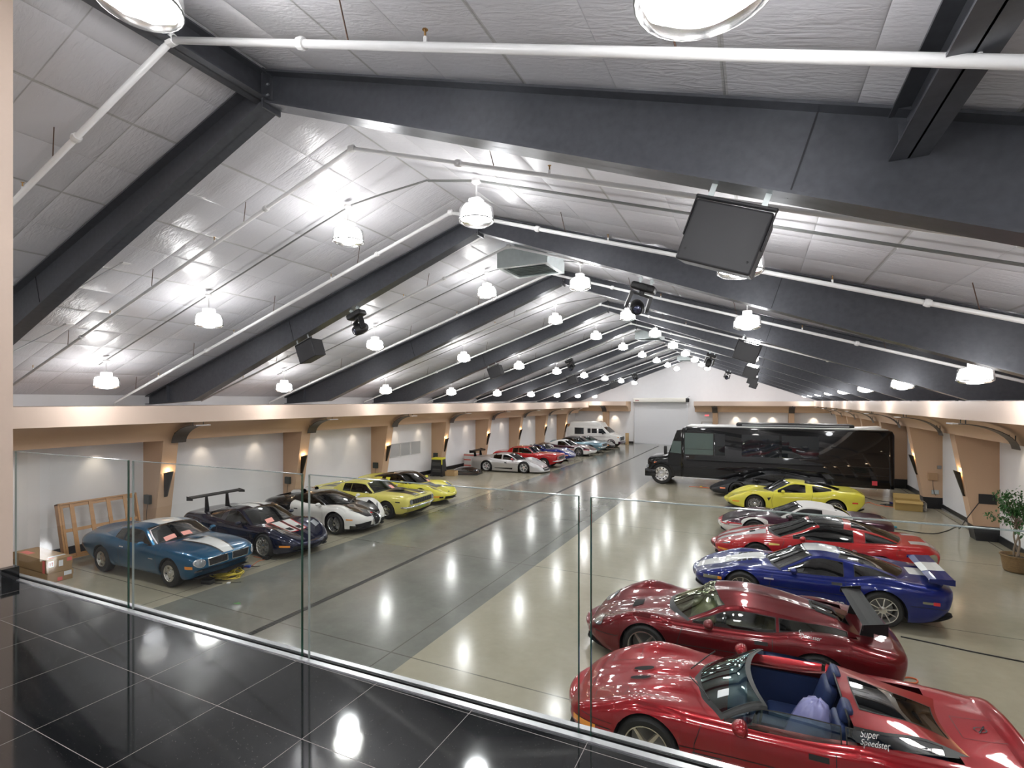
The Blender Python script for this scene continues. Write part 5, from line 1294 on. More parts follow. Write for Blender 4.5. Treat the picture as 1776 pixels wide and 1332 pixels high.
def camaro_front(c, m):
    c.patch('grille', m_blk, 'front', [(-.62, .60), (.62, .60), (.62, .77), (-.62, .77)], .006, 1, 20, 4)
    for q in range(9): c.line('grille_bar', m_grey, 'front', [(-.50+q*.125, .61), (-.50+q*.125, .76)], .012, .012)
    for sg in (1, -1):
        c.patch('headlamp', m_lensh, 'front', (.70, .69, .085, .085), .014, sg, kind='el'); c.line('headlamp_bezel', m_chrome, 'front', [(.70+.09*math.cos(a*math.pi/10), .69+.09*math.sin(a*math.pi/10)) for a in range(20)], .014, .016, sg, closed=True)
        c.patch('door_handle', m_chrome, 'side', [(-1.74, .77), (-1.90, .77), (-1.90, .80), (-1.74, .80)], .010, sg); c.line('door_gap', m_trim, 'side', [(-.48, .26), (-.48, .88)], .008, .0025, sg); c.line('door_gap', m_trim, 'side', [(-1.96, .28), (-1.96, .88)], .008, .0025, sg)
    MB().tube([(.70, -.95, .50), (.93, -.90, .50), (.99, -.6, .50), (1.01, 0, .50), (.99, .6, .50), (.93, .90, .50), (.70, .95, .50)], .036, 8).build('front_bumper', m_chrome, c.root, smooth=True)
    MB().tube([(-3.50, -.94, .56), (-3.72, -.88, .56), (-3.79, 0, .56), (-3.72, .88, .56), (-3.50, .94, .56)], .036, 8).build('rear_bumper', m_chrome, c.root, smooth=True)
c, root = start('pale yellow muscle coupe with twin black hood stripes, fourth on the left', upd(CM, glass=glass_mat('grey car glass'), wsglass=m_glassg))
place(c, root, (-11.28, 13.72), -1, 1.5, .90); camaro_front(c, P_yelp)
for sg in (1, -1):
    for a, b in (((.94, -.42)), ((-3.02, -3.72))): c.patch('stripe', m_stk, 'top', [(a, .08), (b, .08), (b, .42), (a, .42)], .003, sg, 18, 5)
    c.patch('badge', m_stk, 'side', [(.42, .66), (.62, .66), (.62, .70), (.42, .70)], .004, sg)
c.patch('hood_scoop', m_stk, 'top', [(.20, -.22), (-.36, -.26), (-.36, .26), (.20, .22)], .05, 1)
c.patch('number_plate', mat('yellow green plate', (.45, .7, .05), .4), 'front', [(-.02, .36), (.28, .36), (.28, .45), (-.02, .45)], .03)
c.patch('screen_notice', m_pink, 'top', [(-.74, .14), (-.52, .14), (-.52, .36), (-.74, .36)], .006, 1)
c.mirrors(-.92, .84, .92, m_chrome, .6)
wing(root, -3.60, .78, .972, .16, P_yelp, .02, .02, 'rear_spoiler', .7, .93)
# yellow sports coupe with black roof
c, root = start('yellow sports coupe with black roof and dark hood vent, fifth on the left', upd(C5, paint=P_yel, nose=.90, tail=-3.50, style='multi', rimmat=m_rimd, cabin=upd(C5['cabin'], roofmat=P_blk, rfx=(-2.9, -.4), sideroof=True, sr=-2.2)))
place(c, root, (-11.62, 16.15), -1, 0, .93); c5_detail(c, P_yel, -1)
for sg in (1, -1):
    c.patch('headlamp', m_lensh, 'top', [(.60, .48), (.26, .56), (.22, .70), (.52, .68)], .005, sg); c.patch('fog_lamp', m_under, 'front', [(.52, .30), (.66, .30), (.66, .37), (.52, .37)], .005, sg)
c.patch('front_grille', m_under, 'front', [(-.42, .24), (.42, .24), (.42, .36), (-.42, .36)], .005, 1, 12, 3); c.patch('hood_vent', m_stk, 'top', [(.30, -.18), (-.30, -.22), (-.30, .22), (.30, .18)], .006, 1); c.patch('splitter', m_blk, 'front', [(-.75, .16), (.75, .16), (.75, .20), (-.75, .20)], .06, 1, 20, 2)
c.patch('badge', m_blk, 'top', (.80, 0, .03, .06), .006, kind='el'); c.patch('screen_notice', m_pink, 'top', [(-.52, .22), (-.38, .22), (-.38, .40), (-.52, .40)], .006, 1); c.mirrors(-.98, .80, .86, P_yel, 1)
# silver racing coupe
GR = dict(wb=2.45, nose=1.12, tail=-3.55, tr=.335, tw=.30, rim=.235, style='five', rimmat=mat('white alloy', (.75, .75, .75), .3, .2), capmat=m_redl, rocker=.09, step=.07, paint=P_sil,
    hw=[(-3.55, .95), (-2.45, 1.0), (-1.9, .96), (-1.0, .94), (0, .99), (1.12, .92)],
    zs=[(-3.55, .84), (-3.0, .86), (-2.4, .84), (-1.7, .78), (-.8, .74), (-.1, .76), (.3, .70), (.7, .54), (1.0, .36), (1.12, .26)],
    zc=[(-3.55, .86), (-3.2, .89), (-1.6, .78), (-.3, .74), (.1, .66), (.6, .52), (.95, .36), (1.12, .27)],
    zb=[(-3.55, .30), (-3.2, .12), (-.4, .08), (.5, .08), (1.12, .08)], rf=(.7, .62, 2.1), rr=(.2, .9, 2), k=(.97, .99, .97, .82), mid=.45, nbulge=.12, nosedx=[(.08, .12), (.16, .1), (.26, 0)], bumps=[(0, .72, .55, .2, .05), (-2.45, .72, .5, .2, .04)],
    cabin=dict(xc=-.20, xt=-1.0, xr=-1.5, xb=-2.9, z=[(-2.5, .98), (-2.0, 1.09), (-1.5, 1.14), (-1.0, 1.12), (-.55, .95)], yb=[(-2.9, .50), (-2.2, .64), (-1.4, .70), (-.5, .72)], yr=[(-2.5, .42), (-1.5, .50), (-1.0, .52), (-.6, .62)], swf=.34, swr=.1, sf=-.65, sr=-2.1, pillars=[(-1.55, -1.45)], rg=(-2.7, -1.9), rm=.7, dr=.06))
c, root = start('silver racing coupe with black wing and red mirrors, sixth car on the left', GR)
place(c, root, (-11.62, 25.75), -1, 6, .91)
for sg in (1, -1):
    for q in range(2): c.patch('headlamp', m_under if q else m_lensh, 'top', (.62-q*.2, .60+.04*q, .10, .05, -.4), .005, sg, kind='el')
    c.text('lettering', mat('navy letters', (.01, .015, .12), .4), 'side', 'CALLAWAY', (-1.35, .13), .13, sg, 0, .006, 0, -sg); c.patch('side_scoop', m_under, 'side', [(-.75, .20), (-1.9, .24), (-1.9, .28), (-.72, .30)], .004, sg); c.patch('door_vent', m_under, 'side', [(-1.1, .56), (-1.25, .56), (-1.3, .62), (-1.15, .62)], .004, sg)
c.patch('front_intake', m_under, 'front', [(-.62, .16), (.62, .16), (.55, .30), (-.55, .30)], .006, 1, 14, 4); c.mirrors(-.80, .80, .80, m_redl, .9); wing(root, -3.45, .88, 1.20, .34, m_wing, .035, .18, 'rear_wing', .45, .84)
# red notchback
MU = upd(CM, nose=.86, tail=-3.75, tr=.32, rim=.18, style='steel', rimmat=m_chrome, paint=P_red2,
    hw=[(-3.75, .84), (-2.743, .87), (-1.0, .865), (0, .87), (.86, .84)], zb=[(-3.75, .40), (-3.3, .26), (-.4, .22), (.45, .24), (.86, .34)], bumps=[],
    cabin=dict(xc=-.62, xt=-1.15, xr=-2.15, xb=-2.78, z=[(-2.5, 1.22), (-2.2, 1.30), (-1.6, 1.325), (-1.15, 1.30), (-.85, 1.12)], yb=[(-3.0, .68), (-2.3, .76), (-.7, .76)], yr=[(-2.5, .60), (-1.9, .62), (-1.2, .62), (-.9, .68)], swf=.14, swr=.06, sf=-.88, sr=-2.28, pillars=[(-1.86, -1.83)], rg=(-2.72, -2.25), rm=.8, dr=.05, cowl=.04))
c, root = start('red classic notchback coupe parked behind the silver racing coupe', upd(MU, glass=m_glassg, sealmat=m_chrome, sealr=.012))
place(c, root, (-11.42, 28.24), -1, 0, .93)
c.patch('grille', m_blk, 'front', [(-.46, .56), (.46, .56), (.50, .76), (-.50, .76)], .006, 1, 14, 4); c.line('grille_bezel', m_chrome, 'front', [(-.46, .56), (.46, .56), (.50, .76), (-.50, .76)], .014, .01, closed=True); c.patch('badge', m_chrome, 'front', (0, .66, .06, .03), .014, kind='el')
for sg in (1, -1): c.patch('headlamp', m_lensh, 'front', (.66, .68, .08, .08), .012, sg, kind='el'); c.line('door_gap', m_trim, 'side', [(-.60, .26), (-.60, .86)], .008, .0025, sg); c.line('door_gap', m_trim, 'side', [(-1.98, .28), (-1.98, .86)], .008, .0025, sg); c.line('side_spear', m_chrome, 'side', [(-.4, .62), (-2.2, .62)], .012, .004, sg)
MB().tube([(.62, -.86, .47), (.88, -.80, .47), (.93, 0, .47), (.88, .80, .47), (.62, .86, .47)], .034, 8).build('front_bumper', m_chrome, root, smooth=True)
# blue roadster
VP = upd(C4, nose=1.0, tail=-3.35, paint=P_blue, zs=[(-3.35, .80), (-2.6, .90), (-1.8, .82), (-.6, .80), (0, .84), (.5, .72), (.85, .52), (1.0, .42)], zc=[(-3.35, .84), (-2.8, .90), (-1.6, .84), (-.4, .86), (.1, .80), (.6, .64), (1.0, .45)], hw=[(-3.35, .90), (-2.44, .97), (-1.2, .93), (0, .96), (1.0, .86)])
VP['cabin'] = upd(C4['cabin'], xc=-.62, xt=-1.25, z=[(-2.4, 1.0), (-1.9, 1.10), (-1.5, 1.14), (-1.25, 1.13), (-.95, 1.02)], xr=-1.8, roofmat=P_blk)
c, root = start('deep blue low sports car with silver stripes parked behind the red notchback', VP)
place(c, root, (-11.95, 31.7), -1, -1, .93)
for sg in (1, -1): c.patch('stripe', mat('silver stripe'), 'top', [(.98, .06), (-.55, .06), (-.55, .30), (.95, .26)], .003, sg, 18, 4); c.patch('headlamp', m_lensh, 'top', (.58, .62, .14, .07, -.5), .005, sg, kind='el'); c.patch('turn_lamp', m_amber, 'side', [(.62, .44), (.84, .43), (.84, .47), (.62, .48)], .004, sg)
c.mirrors(-1.1, .84, .86, P_blue, .8)
# maroon / white coupe with white roof
c, root = start('maroon over white coupe with white top and red pinstripe, eighth car on the left', upd(MC, style='star'))
place(c, root, (-11.56, 35.27), -1, -3, .95); c4_detail(c, P_mar, -1); c.lines('pinstripe', m_str, 'side', [(.92, .50), (.3, .515), (-.4, .50), (-2.2, .56)], .035, .004)
# light blue muscle coupe with black roof
c, root = start('light blue muscle coupe with black vinyl roof, ninth car on the left', upd(CM, paint=P_lbl, roofpaint=mat('black vinyl', (.02, .02, .02), .5)))
place(c, root, (-11.5, 37.89), -1, -1, .92); camaro_front(c, P_lbl)
# black sports car
c, root = start('black sports coupe parked between the light blue coupe and the white van', upd(C4, paint=P_blk, glass=m_glassg))
place(c, root, (-11.45, 40.4), -1, -1, .92)
for sg in (1, -1): c.patch('turn_lamp', m_amber, 'side', [(.48, .46), (.78, .43), (.78, .49), (.48, .52)], .004, sg)
# ================================================================== BUS
root = thing('bus', 'long glossy black coach bus with white roof parked across the right side', 'bus', (-4.85, 25.25, 0))
B = MB()      # local: nose at x=0 pointing -X, body to x=9.9, y 0..2.3
W2 = 2.35
def ring(x, z0, z1, y0, y1, r=.10): return [(x, y0, z0), (x, y0, z1-r), (x, y0+r*.3, z1-r*.3), (x, y0+r, z1), (x, y1-r, z1), (x, y1-r*.3, z1-r*.3), (x, y1, z1-r), (x, y1, z0)]
def loft(name, rings, m, parent, auto=True):
    V = []; F = []; n = len(rings[0])
    for r_ in rings: V += r_
    for i in range(len(rings)-1):
        for j in range(n): F.append((i*n+j, i*n+(j+1) % n, (i+1)*n+(j+1) % n, (i+1)*n+j))
    F += [tuple(range(n))[::-1], tuple(range((len(rings)-1)*n, len(rings)*n))]
    return MB().add(V, F).build(name, m, parent, auto=auto)
sec_ = [(1.62, 2.62), (1.72, 2.74), (1.9, 2.80), (9.70, 2.80), (9.82, 2.76), (9.88, 2.66)]
loft('body', [ring(x, .42, z, .0+(.03 if x < 1.7 or x > 9.85 else 0), W2-(.03 if x < 1.7 or x > 9.85 else 0)) for x, z in sec_], P_blk, root)
MB().rbox(1.85, 9.7, .12, W2-.12, 2.79, 2.83, .015, 2).build('roof_skin', mat('white roof skin', (.72, .72, .70), .35), root, auto=True)
B = MB(); B.hexa([(1.02, .10, 1.40), (1.72, .04, 1.40), (1.72, W2-.04, 1.40), (1.02, W2-.10, 1.40), (1.42, .14, 2.60), (1.72, .05, 2.66), (1.72, W2-.05, 2.66), (1.42, W2-.14, 2.60)]); B.build('cab', P_blk, root)
loft('hood', [ring(x, z0, z1, y, W2-y, .12) for x, z0, z1, y in ((.05, .62, 1.18, .16), (.12, .60, 1.26, .12), (.6, .95, 1.34, .10), (1.1, .95, 1.46, .08), (1.7, .95, 1.50, .05))], P_blk, root)
MB().hexa([(1.02, .08, .42), (1.7, .03, .42), (1.7, W2-.03, .42), (1.02, W2-.08, .42), (1.02, .08, 1.42), (1.7, .03, 1.42), (1.7, W2-.03, 1.42), (1.02, W2-.08, 1.42)]).build('cab_door', P_blk, root)
for sg, y in ((1, .03), (-1, W2-.03)):
    m = MB(); n = 12
    for q in range(n):
        a0, a1 = math.pi*(q/n), math.pi*((q+1)/n); y0, y1 = (y, y+.28*sg)
        def P_(r, a, yy): return (.72-r*math.cos(a), yy, .5+r*math.sin(a))
        m.hexa([P_(.52, a0, y0), P_(.52, a1, y0), P_(.52, a1, y1), P_(.52, a0, y1), P_(.60, a0, y0), P_(.60, a1, y0), P_(.60, a1, y1), P_(.60, a0, y1)])
    m.build('wheel_flare', P_blk, root)
MB().rbox(-.06, .16, .02, W2-.02, .36, .72, .03, 2).rbox(-.06, .45, .0, .2, .36, .70, .03, 2).rbox(-.06, .45, W2-.2, W2, .36, .70, .03, 2).build('front_bumper', P_blk, root, auto=True)
MB().box(.02, .06, .6, W2-.6, .72, 1.14).build('grille', m_chrome, root)
for y in (.25, W2-.25): MB().rbox(.0, .10, y-.13, y+.13, .76, .92, .02, 2).build('headlamp', m_lensh, root, auto=True)
MB().box(.36, .50, .082, .10, 1.0, 1.06).build('marker_lamp', mat('orange marker'), root)
gb = glass_mat('bus cab glass', (.30, .40, .36), 0, 1.6); gd = mat('blacked out bus glass', (.016, .02, .024), .03, 0, 0, spec=.8)
MB().add([(1.70, .024, 1.5), (1.70, .024, 2.1), (1.24, .04, 2.1), (1.12, .055, 1.55)], [(0, 1, 2, 3)]).build('cab_window', mat('cab glass', (.10, .14, .13), .04, 0, .5), root)
MB().hexa([(1.015, .2, 1.46), (1.02, .2, 1.46), (1.02, W2-.2, 1.46), (1.015, W2-.2, 1.46), (1.355, .2, 2.45), (1.36, .2, 2.45), (1.36, W2-.2, 2.45), (1.355, W2-.2, 2.45)]).build('windshield', mat('cab glass'), root)
o_ = MB().box(1.80, 3.05, -.012, .0, 1.50, 2.50).build('side_window', mat('cab glass'), root)
MB().box(1.76, 1.80, -.016, .0, 1.46, 2.54).box(3.05, 3.09, -.016, .0, 1.46, 2.54).box(1.80, 3.05, -.016, .0, 2.50, 2.54).box(1.80, 3.05, -.016, .0, 1.46, 1.50).box(1.80, 3.05, -.016, -.012, 1.74, 1.76).build('window_frame', m_trim, o_)
for a, b in ((3.12, 3.55), (4.25, 5.75), (5.85, 7.25)): MB().box(a, b, -.006, .0, 1.50, 2.48).build('side_window', gd, root)
MB().box(1.75, 9.7, -.008, 0, 1.26, 1.275).box(1.05, 4.2, -.008, 0, .93, .94).box(3.9, 9.7, -.008, 0, .93, .94).build('panel_seam', m_trim, root)
MB().box(1.72, 9.3, .02, .10, .36, .44).build('side_skirt', m_alu, root)
MB().rbox(4.0, 8.6, .5, 1.7, 2.83, 2.98, .05, 2).build('roof_unit', m_blk, root, auto=True)
MB().box(4.25, 8.4, .47, .50, 2.87, 2.93).build('roof_unit_vent', m_grey, root)
MB().hexa([(8.4, .5, 2.83), (9.5, .6, 2.83), (9.5, 1.5, 2.83), (8.4, 1.5, 2.83), (8.6, .5, 2.86), (9.55, .6, 2.92), (9.55, 1.5, 2.92), (8.6, 1.5, 2.86)]).build('roof_deflector', m_whitepipe, root)
MB().rbox(.86, 1.0, -.16, -.04, 1.46, 1.86, .04, 3).tube([(1.12, .08, 1.56), (.95, -.08, 1.50)], .018, 6).build('side_mirror', m_blk, root, auto=True)
MB().box(9.12, 9.30, -.008, 0, .54, .72).build('placard', mat('red placard', (.7, .06, .08), .4, emit=(.7, .05, .07), es=.0), root)
v, f = text_mesh('UHT', .07, bold=.002); MB().add(v, f, T(1.92, -.012, 1.38) @ R(math.pi/2, 'X')).build('lettering', m_stw, root)
for x in (.72, 7.9):
    for y, rz in ((.07, 0), (W2-.07, math.pi)):
        w_ = wheel(.50, .26, .33, 'truck', mat('polished steel wheel', (.8, .8, .8), .15, 1), None); w_.parent = root; w_.location = (x, y, .5); w_.rotation_euler = (0, 0, math.pi+rz)
# ================================================================== VAN
root = thing('van', 'white high-top conversion van with dark lower trim at the far left corner', 'van')
a = math.radians(-1); root.location = (-14.85, 42.9, 0); root.rotation_euler = (0, 0, a); root.scale = (.93,)*3
v_s = [(-.28, .52, 1.0, .12), (-.1, .4, 1.75, .04), (.2, .34, 2.0, 0), (3.5, .34, 2.0, 0), (3.55, .34, 1.95, 0)]
loft('body', [ring(x, z0, z1, y, 2.0-y, .14) for x, z0, z1, y in ((-.35, .42, 1.70, .03), (-.2, .36, 1.90, .0), (3.15, .36, 1.92, 0), (3.75, .36, 1.40, .0), (3.85, .36, 1.28, .02), (4.55, .40, 1.10, .05), (4.72, .46, 1.02, .09))], P_wht, root)
loft('high_top', [ring(x, 1.84, z1, y, 2.0-y, .16) for x, z1, y in ((-.15, 1.95, .10), (.0, 2.30, .08), (.4, 2.38, .08), (2.5, 2.40, .08), (2.9, 2.28, .1), (3.15, 1.92, .14))], P_wht, root)
gv = mat('dark van glass', (.02, .025, .03), .05, 0, .5)
for a_, b_, z0, z1 in ((.45, 1.35, 1.20, 1.80), (1.72, 2.02, 1.32, 1.74), (2.12, 2.62, 1.32, 1.74)): MB().box(a_, b_, -.012, .005, z0, z1).build('side_window', gv, root)
MB().add([(2.78, -.012, 1.32), (3.52, -.012, 1.32), (3.16, -.012, 1.74), (2.78, -.012, 1.74)], [(0, 1, 2, 3)]).build('side_window', gv, root)
MB().add([(3.22, .18, 1.84), (3.79, .12, 1.36), (3.79, 1.88, 1.36), (3.22, 1.82, 1.84)], [(0, 1, 2, 3)]).build('windshield', gv, root).location = (.03, 0, .03)
MB().box(.0, 3.9, -.02, .0, .36, .52).build('side_skirt', P_mar, root); MB().rbox(4.62, 4.82, .0, 2.0, .38, .60, .03, 2).build('front_bumper', P_mar, root, auto=True)
MB().box(4.70, 4.74, .30, 1.70, .66, .98).build('grille', m_blk, root)
for y in (.22, 1.78): MB().box(4.66, 4.75, y-.12, y+.12, .70, .92).build('headlamp', m_lensh, root)
MB().box(4.55, 4.66, .04, .08, .94, 1.02).build('marker_lamp', m_amber, root)
MB().box(.0, 3.9, -.006, .0, .98, 1.0).build('pinstripe', P_mar, root)
for x in (.70, 3.95):
    for y, rz in ((.03, math.pi), (1.97, 0)):
        w_ = wheel(.36, .22, .21, 'five', m_chrome); w_.parent = root; w_.location = (x, y, .36); w_.rotation_euler = (0, 0, rz)
    MB().lathe([(.43, 0), (.36, 0)], 24, T(x, -.014, .38) @ R(math.pi/2, 'X')).build('arch_trim', P_mar, root)
MB().rbox(3.15, 3.3, -.20, -.03, 1.24, 1.42, .03, 2).build('side_mirror', m_blk, root, auto=True)
# ================================================================== ROOF-HUNG SPEAKERS AND MOVING LIGHTS
m_spk = speckle(mat('black textured cabinet', (.022, .022, .025), .5), 200, .2, .05)
def speaker(i, side, lab):
    d = -1 if side == 'left' else 1; x = XC+d*4.87; y = FY(i); z = rb(x)-.10
    root = thing('hung_speaker', lab, 'speaker', (x, y, z), 0, 'black speakers hung from the rafters'); root.rotation_euler = (0, d*math.atan(.373), 0)
    # local: x along slope, z up, front to +Y; tapered rear
    w, h = .275, .46
    B = MB(); pf = [(-w, -h), (w, -h), (w, -.03), (-w, -.03)]
    bm_ = MB().hexa([(-w, -.06, -h-.03), (w, -.06, -h-.03), (w, .30, -h+.02), (-w, .30, -h+.02), (-w, -.06, -.03), (w, -.06, -.03), (w, .30, -.03), (-w, .30, -.03)])
    o = bm_.build('cabinet', m_spk, root); bv = o.modifiers.new('b', 'BEVEL'); bv.width = .018; bv.segments = 3
    MB().box(-w+.02, w-.02, .30, .312, -h+.04, -.05).build('front_grille', m_mesh, root)
    MB().rbox(-w-.015, w+.015, -.05, -.01, -.02, .005, .006, 1).rbox(-w-.012, -w-.002, -.05, -.015, -.30, .0, .003, 1).rbox(w+.002, w+.012, -.05, -.015, -.30, .0, .003, 1).build('yoke', m_spk, root, auto=True)
    for xx in (-.19, .19):
        MB().box(xx-.02, xx+.02, -.04, -.034, 0, .13).box(xx-.02, xx+.02, -.06, -.02, .10, .115).build('clamp', m_galv, root)
    for xx in (-w+.05, w-.05): MB().lathe([(.010, 0), (.001, .002)], 10, T(xx, -.0605, -h+.06) @ R(math.pi/2, 'X')).build('screw', m_blk, root)
for n_, i in enumerate((1, 3, 5, 7, 9)): speaker(i, 'right', 'black speaker hung from the %s right rafter' % ORD[i]+(', largest in view' if i == 1 else ''))
for i in (2, 4, 6, 8): speaker(i, 'left', 'black speaker hung from the %s left rafter' % ORD[i])
m_lens = mat('projector lens', (.05, .06, .12), .05, .6, 1)
def moving_head(i, side, tilt, pan):
    d = -1 if side == 'left' else 1; x = XC+d*3.28; y = FY(i); z = rb(x)-.06
    root = thing('moving_head_light', 'black moving head stage light clamped under the %s %s rafter' % (ORD[i], side), 'stage light', (x, y, z), 0, 'moving head stage lights'); root.rotation_euler = (0, d*math.atan(.373), 0)
    MB().rbox(-.21, .21, -.13, .13, -.19, -.06, .04, 3).box(-.08, .08, -.135, .135, -.16, -.09).build('base', m_blk, root, auto=True)
    for xx in (-.10, .10): MB().box(xx-.015, xx+.015, -.03, .03, -.06, .05).box(xx-.03, xx+.03, -.05, .05, .0, .02).build('clamp', m_galv, root)
    yk = MB(); M0 = R(pan, 'Z')
    yk.tube([(0, 0, -.19), (0, 0, -.24)], .05, 12, M0).rbox(-.20, .20, -.05, .05, -.27, -.23, .015, 2, M0)
    for s in (-1, 1): yk.hexa([(s*.16, -.05, -.52), (s*.21, -.05, -.52), (s*.21, .05, -.52), (s*.16, .05, -.52), (s*.14, -.055, -.24), (s*.20, -.055, -.24), (s*.20, .055, -.24), (s*.14, .055, -.24)], M0).lathe([(.06, 0), (.055, .05), (.001, .05)], 14, M0 @ T(s*.16, 0, -.47) @ R(s*math.pi/2, 'Y'))
    yk = yk.build('yoke', m_blk, root, auto=True)
    M1 = M0 @ T(0, 0, -.47) @ R(tilt, 'X')
    hd = MB().lathe([(.001, -.19), (.07, -.18), (.115, -.12), (.13, -.02), (.12, .08), (.10, .15), (.085, .17), (.085, .155), (.001, .155)], 20, M1).build('head', m_blk, root, auto=True)
    MB().lathe([(.07, .158), (.05, .172), (.001, .18)], 16, M1).build('lens', m_lens, hd, True)
for i, t in ((2, 1.9), (5, 2.9), (8, 2.0)):
    moving_head(i, 'right', t, .4); moving_head(i, 'left', t if i != 5 else 2.2, -.5)
# ================================================================== LEFT FOREGROUND CLUTTER
m_wood = mat('honey wood', (.50, .25, .085), .42)
def _wood(m):
    nn, ll, b = nt(m); tc = N(m, 'ShaderNodeTexCoord'); mp = N(m, 'ShaderNodeMapping'); mp.inputs['Scale'].default_value = (2, 2, 25); L(m, tc.outputs['Object'], mp.inputs[0])
    no = N(m, 'ShaderNodeTexNoise', i_Scale=4.0, i_Detail=5.0, i_Distortion=.5); L(m, mp.outputs[0], no.inputs['Vector'])
    mx = N(m, 'ShaderNodeMix', data_type='RGBA'); mx.inputs[6].default_value = (.33, .15, .045, 1); mx.inputs[7].default_value = (.58, .32, .13, 1); L(m, no.outputs['Fac'], mx.inputs[0]); L(m, mx.outputs[2], b.inputs['Base Color'])
_wood(m_wood)
# tilted timber frame leaning on the wall: local x along wall (Y), z up
root = thing('open_crate', 'honey coloured slatted timber crate leaning on the left wall behind the blue coupe', 'crate', (-15.50, 6.58, .04))
ln = 1.80; hh = 1.40; root.rotation_euler = (0, -.20, math.pi/2)
root.rotation_euler = (.28, 0, math.pi/2)
root.rotation_mode = 'XYZ'
root.rotation_euler = (-.27, 0, math.pi/2)
dpt = .16
for nm, bx in (('side_board', (0, .04, -dpt, 0, 0, hh)), ('side_board', (ln-.04, ln, -dpt, 0, 0, hh)), ('top_board', (0, ln, -dpt, 0, hh-.04, hh)), ('bottom_board', (0, ln, -dpt, 0, 0, .04))): MB().box(*bx).build(nm, m_wood, root)
for x in (.05, .25, .66, 1.06, 1.46): MB().box(x, x+(.09 if x > .1 else .05), -dpt+.01, -dpt+.035, .04, hh-.04).build('upright_slat', m_wood, root)
MB().box(.05, ln-.05, -dpt+.036, -dpt+.06, .66, .74).build('middle_rail', m_wood, root); MB().box(.05, ln-.05, -dpt+.036, -dpt+.06, hh-.12, hh-.04).build('top_rail', m_wood, root); MB().box(.05, ln-.05, -dpt+.036, -dpt+.06, .05, .12).build('bottom_rail', m_wood, root)
m_card = speckle(mat('cardboard', (.36, .23, .11), .7), 30, .1)
m_cardl = speckle(mat('light cardboard', (.46, .31, .15), .7), 30, .1)
m_pnk = mat('salmon label', (.80, .16, .14), .5)
def wpix(x, y, z=0):
    d = 981.8*(4-z)/(y-695.5); X = (x-1312)*d/1088; return X, d+.4789*X
def flatbox(root, sx, sy, h, m):
    MB().rbox(-sx, sx, -sy, sy, 0, h, .008, 1).build('carton', m, root, auto=True)
    MB().box(-sx-.006, sx+.006, -sy-.006, sy+.006, h*.45, h+.006).build('lid', m, root)
def labx(root, sx, y0, y1, z0, z1, m, name='label'): return MB().box(sx+.007, sx+.010, y0, y1, z0, z1).build(name, m, root)
root = thing('cardboard_box', 'long flat cardboard box with red arrow label, upper of the stacked pair', 'box', (-14.70, 5.88, .222), 0)
flatbox(root, .78, .22, .29, m_card)
labx(root, .78, -.21, -.12, .14, .27, m_paper); labx(root, .78, -.03, .05, .12, .25, m_paper); labx(root, .78, .12, .21, .20, .28, m_pnk)
for yy in (-.185, -.145):
    MB().box(.791, .793, yy-.007, yy+.007, .16, .22).add([(.792, yy-.016, .22), (.792, yy+.016, .22), (.792, yy, .25)], [(0, 1, 2)]).build('arrow_mark', m_str, root)
MB().box(.58, .68, -.232, -.228, .0, .27).build('red_tape', m_pnk, root); MB().box(-.6, -.2, -.18, -.05, .297, .300).build('top_tape', m_pnk, root); MB().box(.48, .56, -.10, .20, .297, .300).build('top_label', m_paper, root); MB().box(.60, .66, -.18, -.05, .297, .300).build('top_tape', m_pnk, root)
root = thing('cardboard_box', 'flat cardboard box beneath the upper one, with barcode label', 'box', (-14.72, 5.88, 0), .02); flatbox(root, .78, .23, .21, m_card)
labx(root, .78, .06, .20, .11, .20, m_paper); labx(root, .78, -.06, .03, .02, .10, m_pnk)
root = thing('plank_stack', 'pile of brown planks standing at the far left edge beside the cardboard boxes', 'planks', (-16.1, 5.55, 0))
for q, (x, h, c_) in enumerate(((0, 1.35, m_wood), (.14, .8, m_cardl), (.30, 1.15, mat('dark plank', (.14, .08, .04), .6)), (.44, 1.1, m_cardl))): MB().box(x, x+.12, -.04, .04, 0, h).build('plank', c_, root)
root.name = 'plank_stack'
m_ycord = mat('yellow cord', (.75, .60, .06), .4)
def coil(name, lab, x, y, n, r, m, rad, sx=1.6, seed=1, cat='cord', z=.012):
    rr = random.Random(seed); pts = []
    for k in range(n*14):
        a = 2*math.pi*k/14; q = r*(.55+.45*rr.random()*.4+.25*math.sin(k*.31)); pts.append((x+sx*q*math.cos(a)+.12*math.sin(k*.11+seed), y+q*.8*math.sin(a)+.08*math.cos(k*.07), z+.010*(k/14)+.012*rr.random()))
    o = MB().tube(pts, rad, 5).build(name, m, None, smooth=True); return tag(o, lab, cat)
cx, cy = wpix(392, 1000); coil('extension_cord', 'tangled yellow extension cord pile before the blue coupe', cx, cy, 14, .34, m_ycord, .011, 1.3, 3)
coil('extension_cord', 'loop of black cord lying in the yellow cord pile', cx-.15, cy-.12, 4, .22, m_blk, .009, 1.5, 5)
cx2, cy2 = wpix(60, 1005); coil('extension_cord', 'yellow cord coil beside the cardboard boxes at far left', -13.95, 5.15, 9, .16, m_ycord, .014, 1.2, 9)
def cable(lab, pts, m, r=.008, name='extension_cord', cat='cord', z=.01):
    P = [wpix(*p) for p in pts]; Q = []
    for i in range(len(P)-1):
        p0, p1, p2, p3 = P[max(i-1, 0)], P[i], P[i+1], P[min(i+2, len(P)-1)]
        for j in range(8):
            t = j/8; Q.append(tuple(.5*((2*b)+(-a_+c_)*t+(2*a_-5*b+4*c_-d_)*t*t+(-a_+3*b-3*c_+d_)*t**3) for a_, b, c_, d_ in zip(p0, p1, p2, p3)))
    Q.append(P[-1]); return tag(MB().tube([(a_, b, z) for a_, b in Q], r, 6).build(name, m, None, smooth=True), lab, cat)
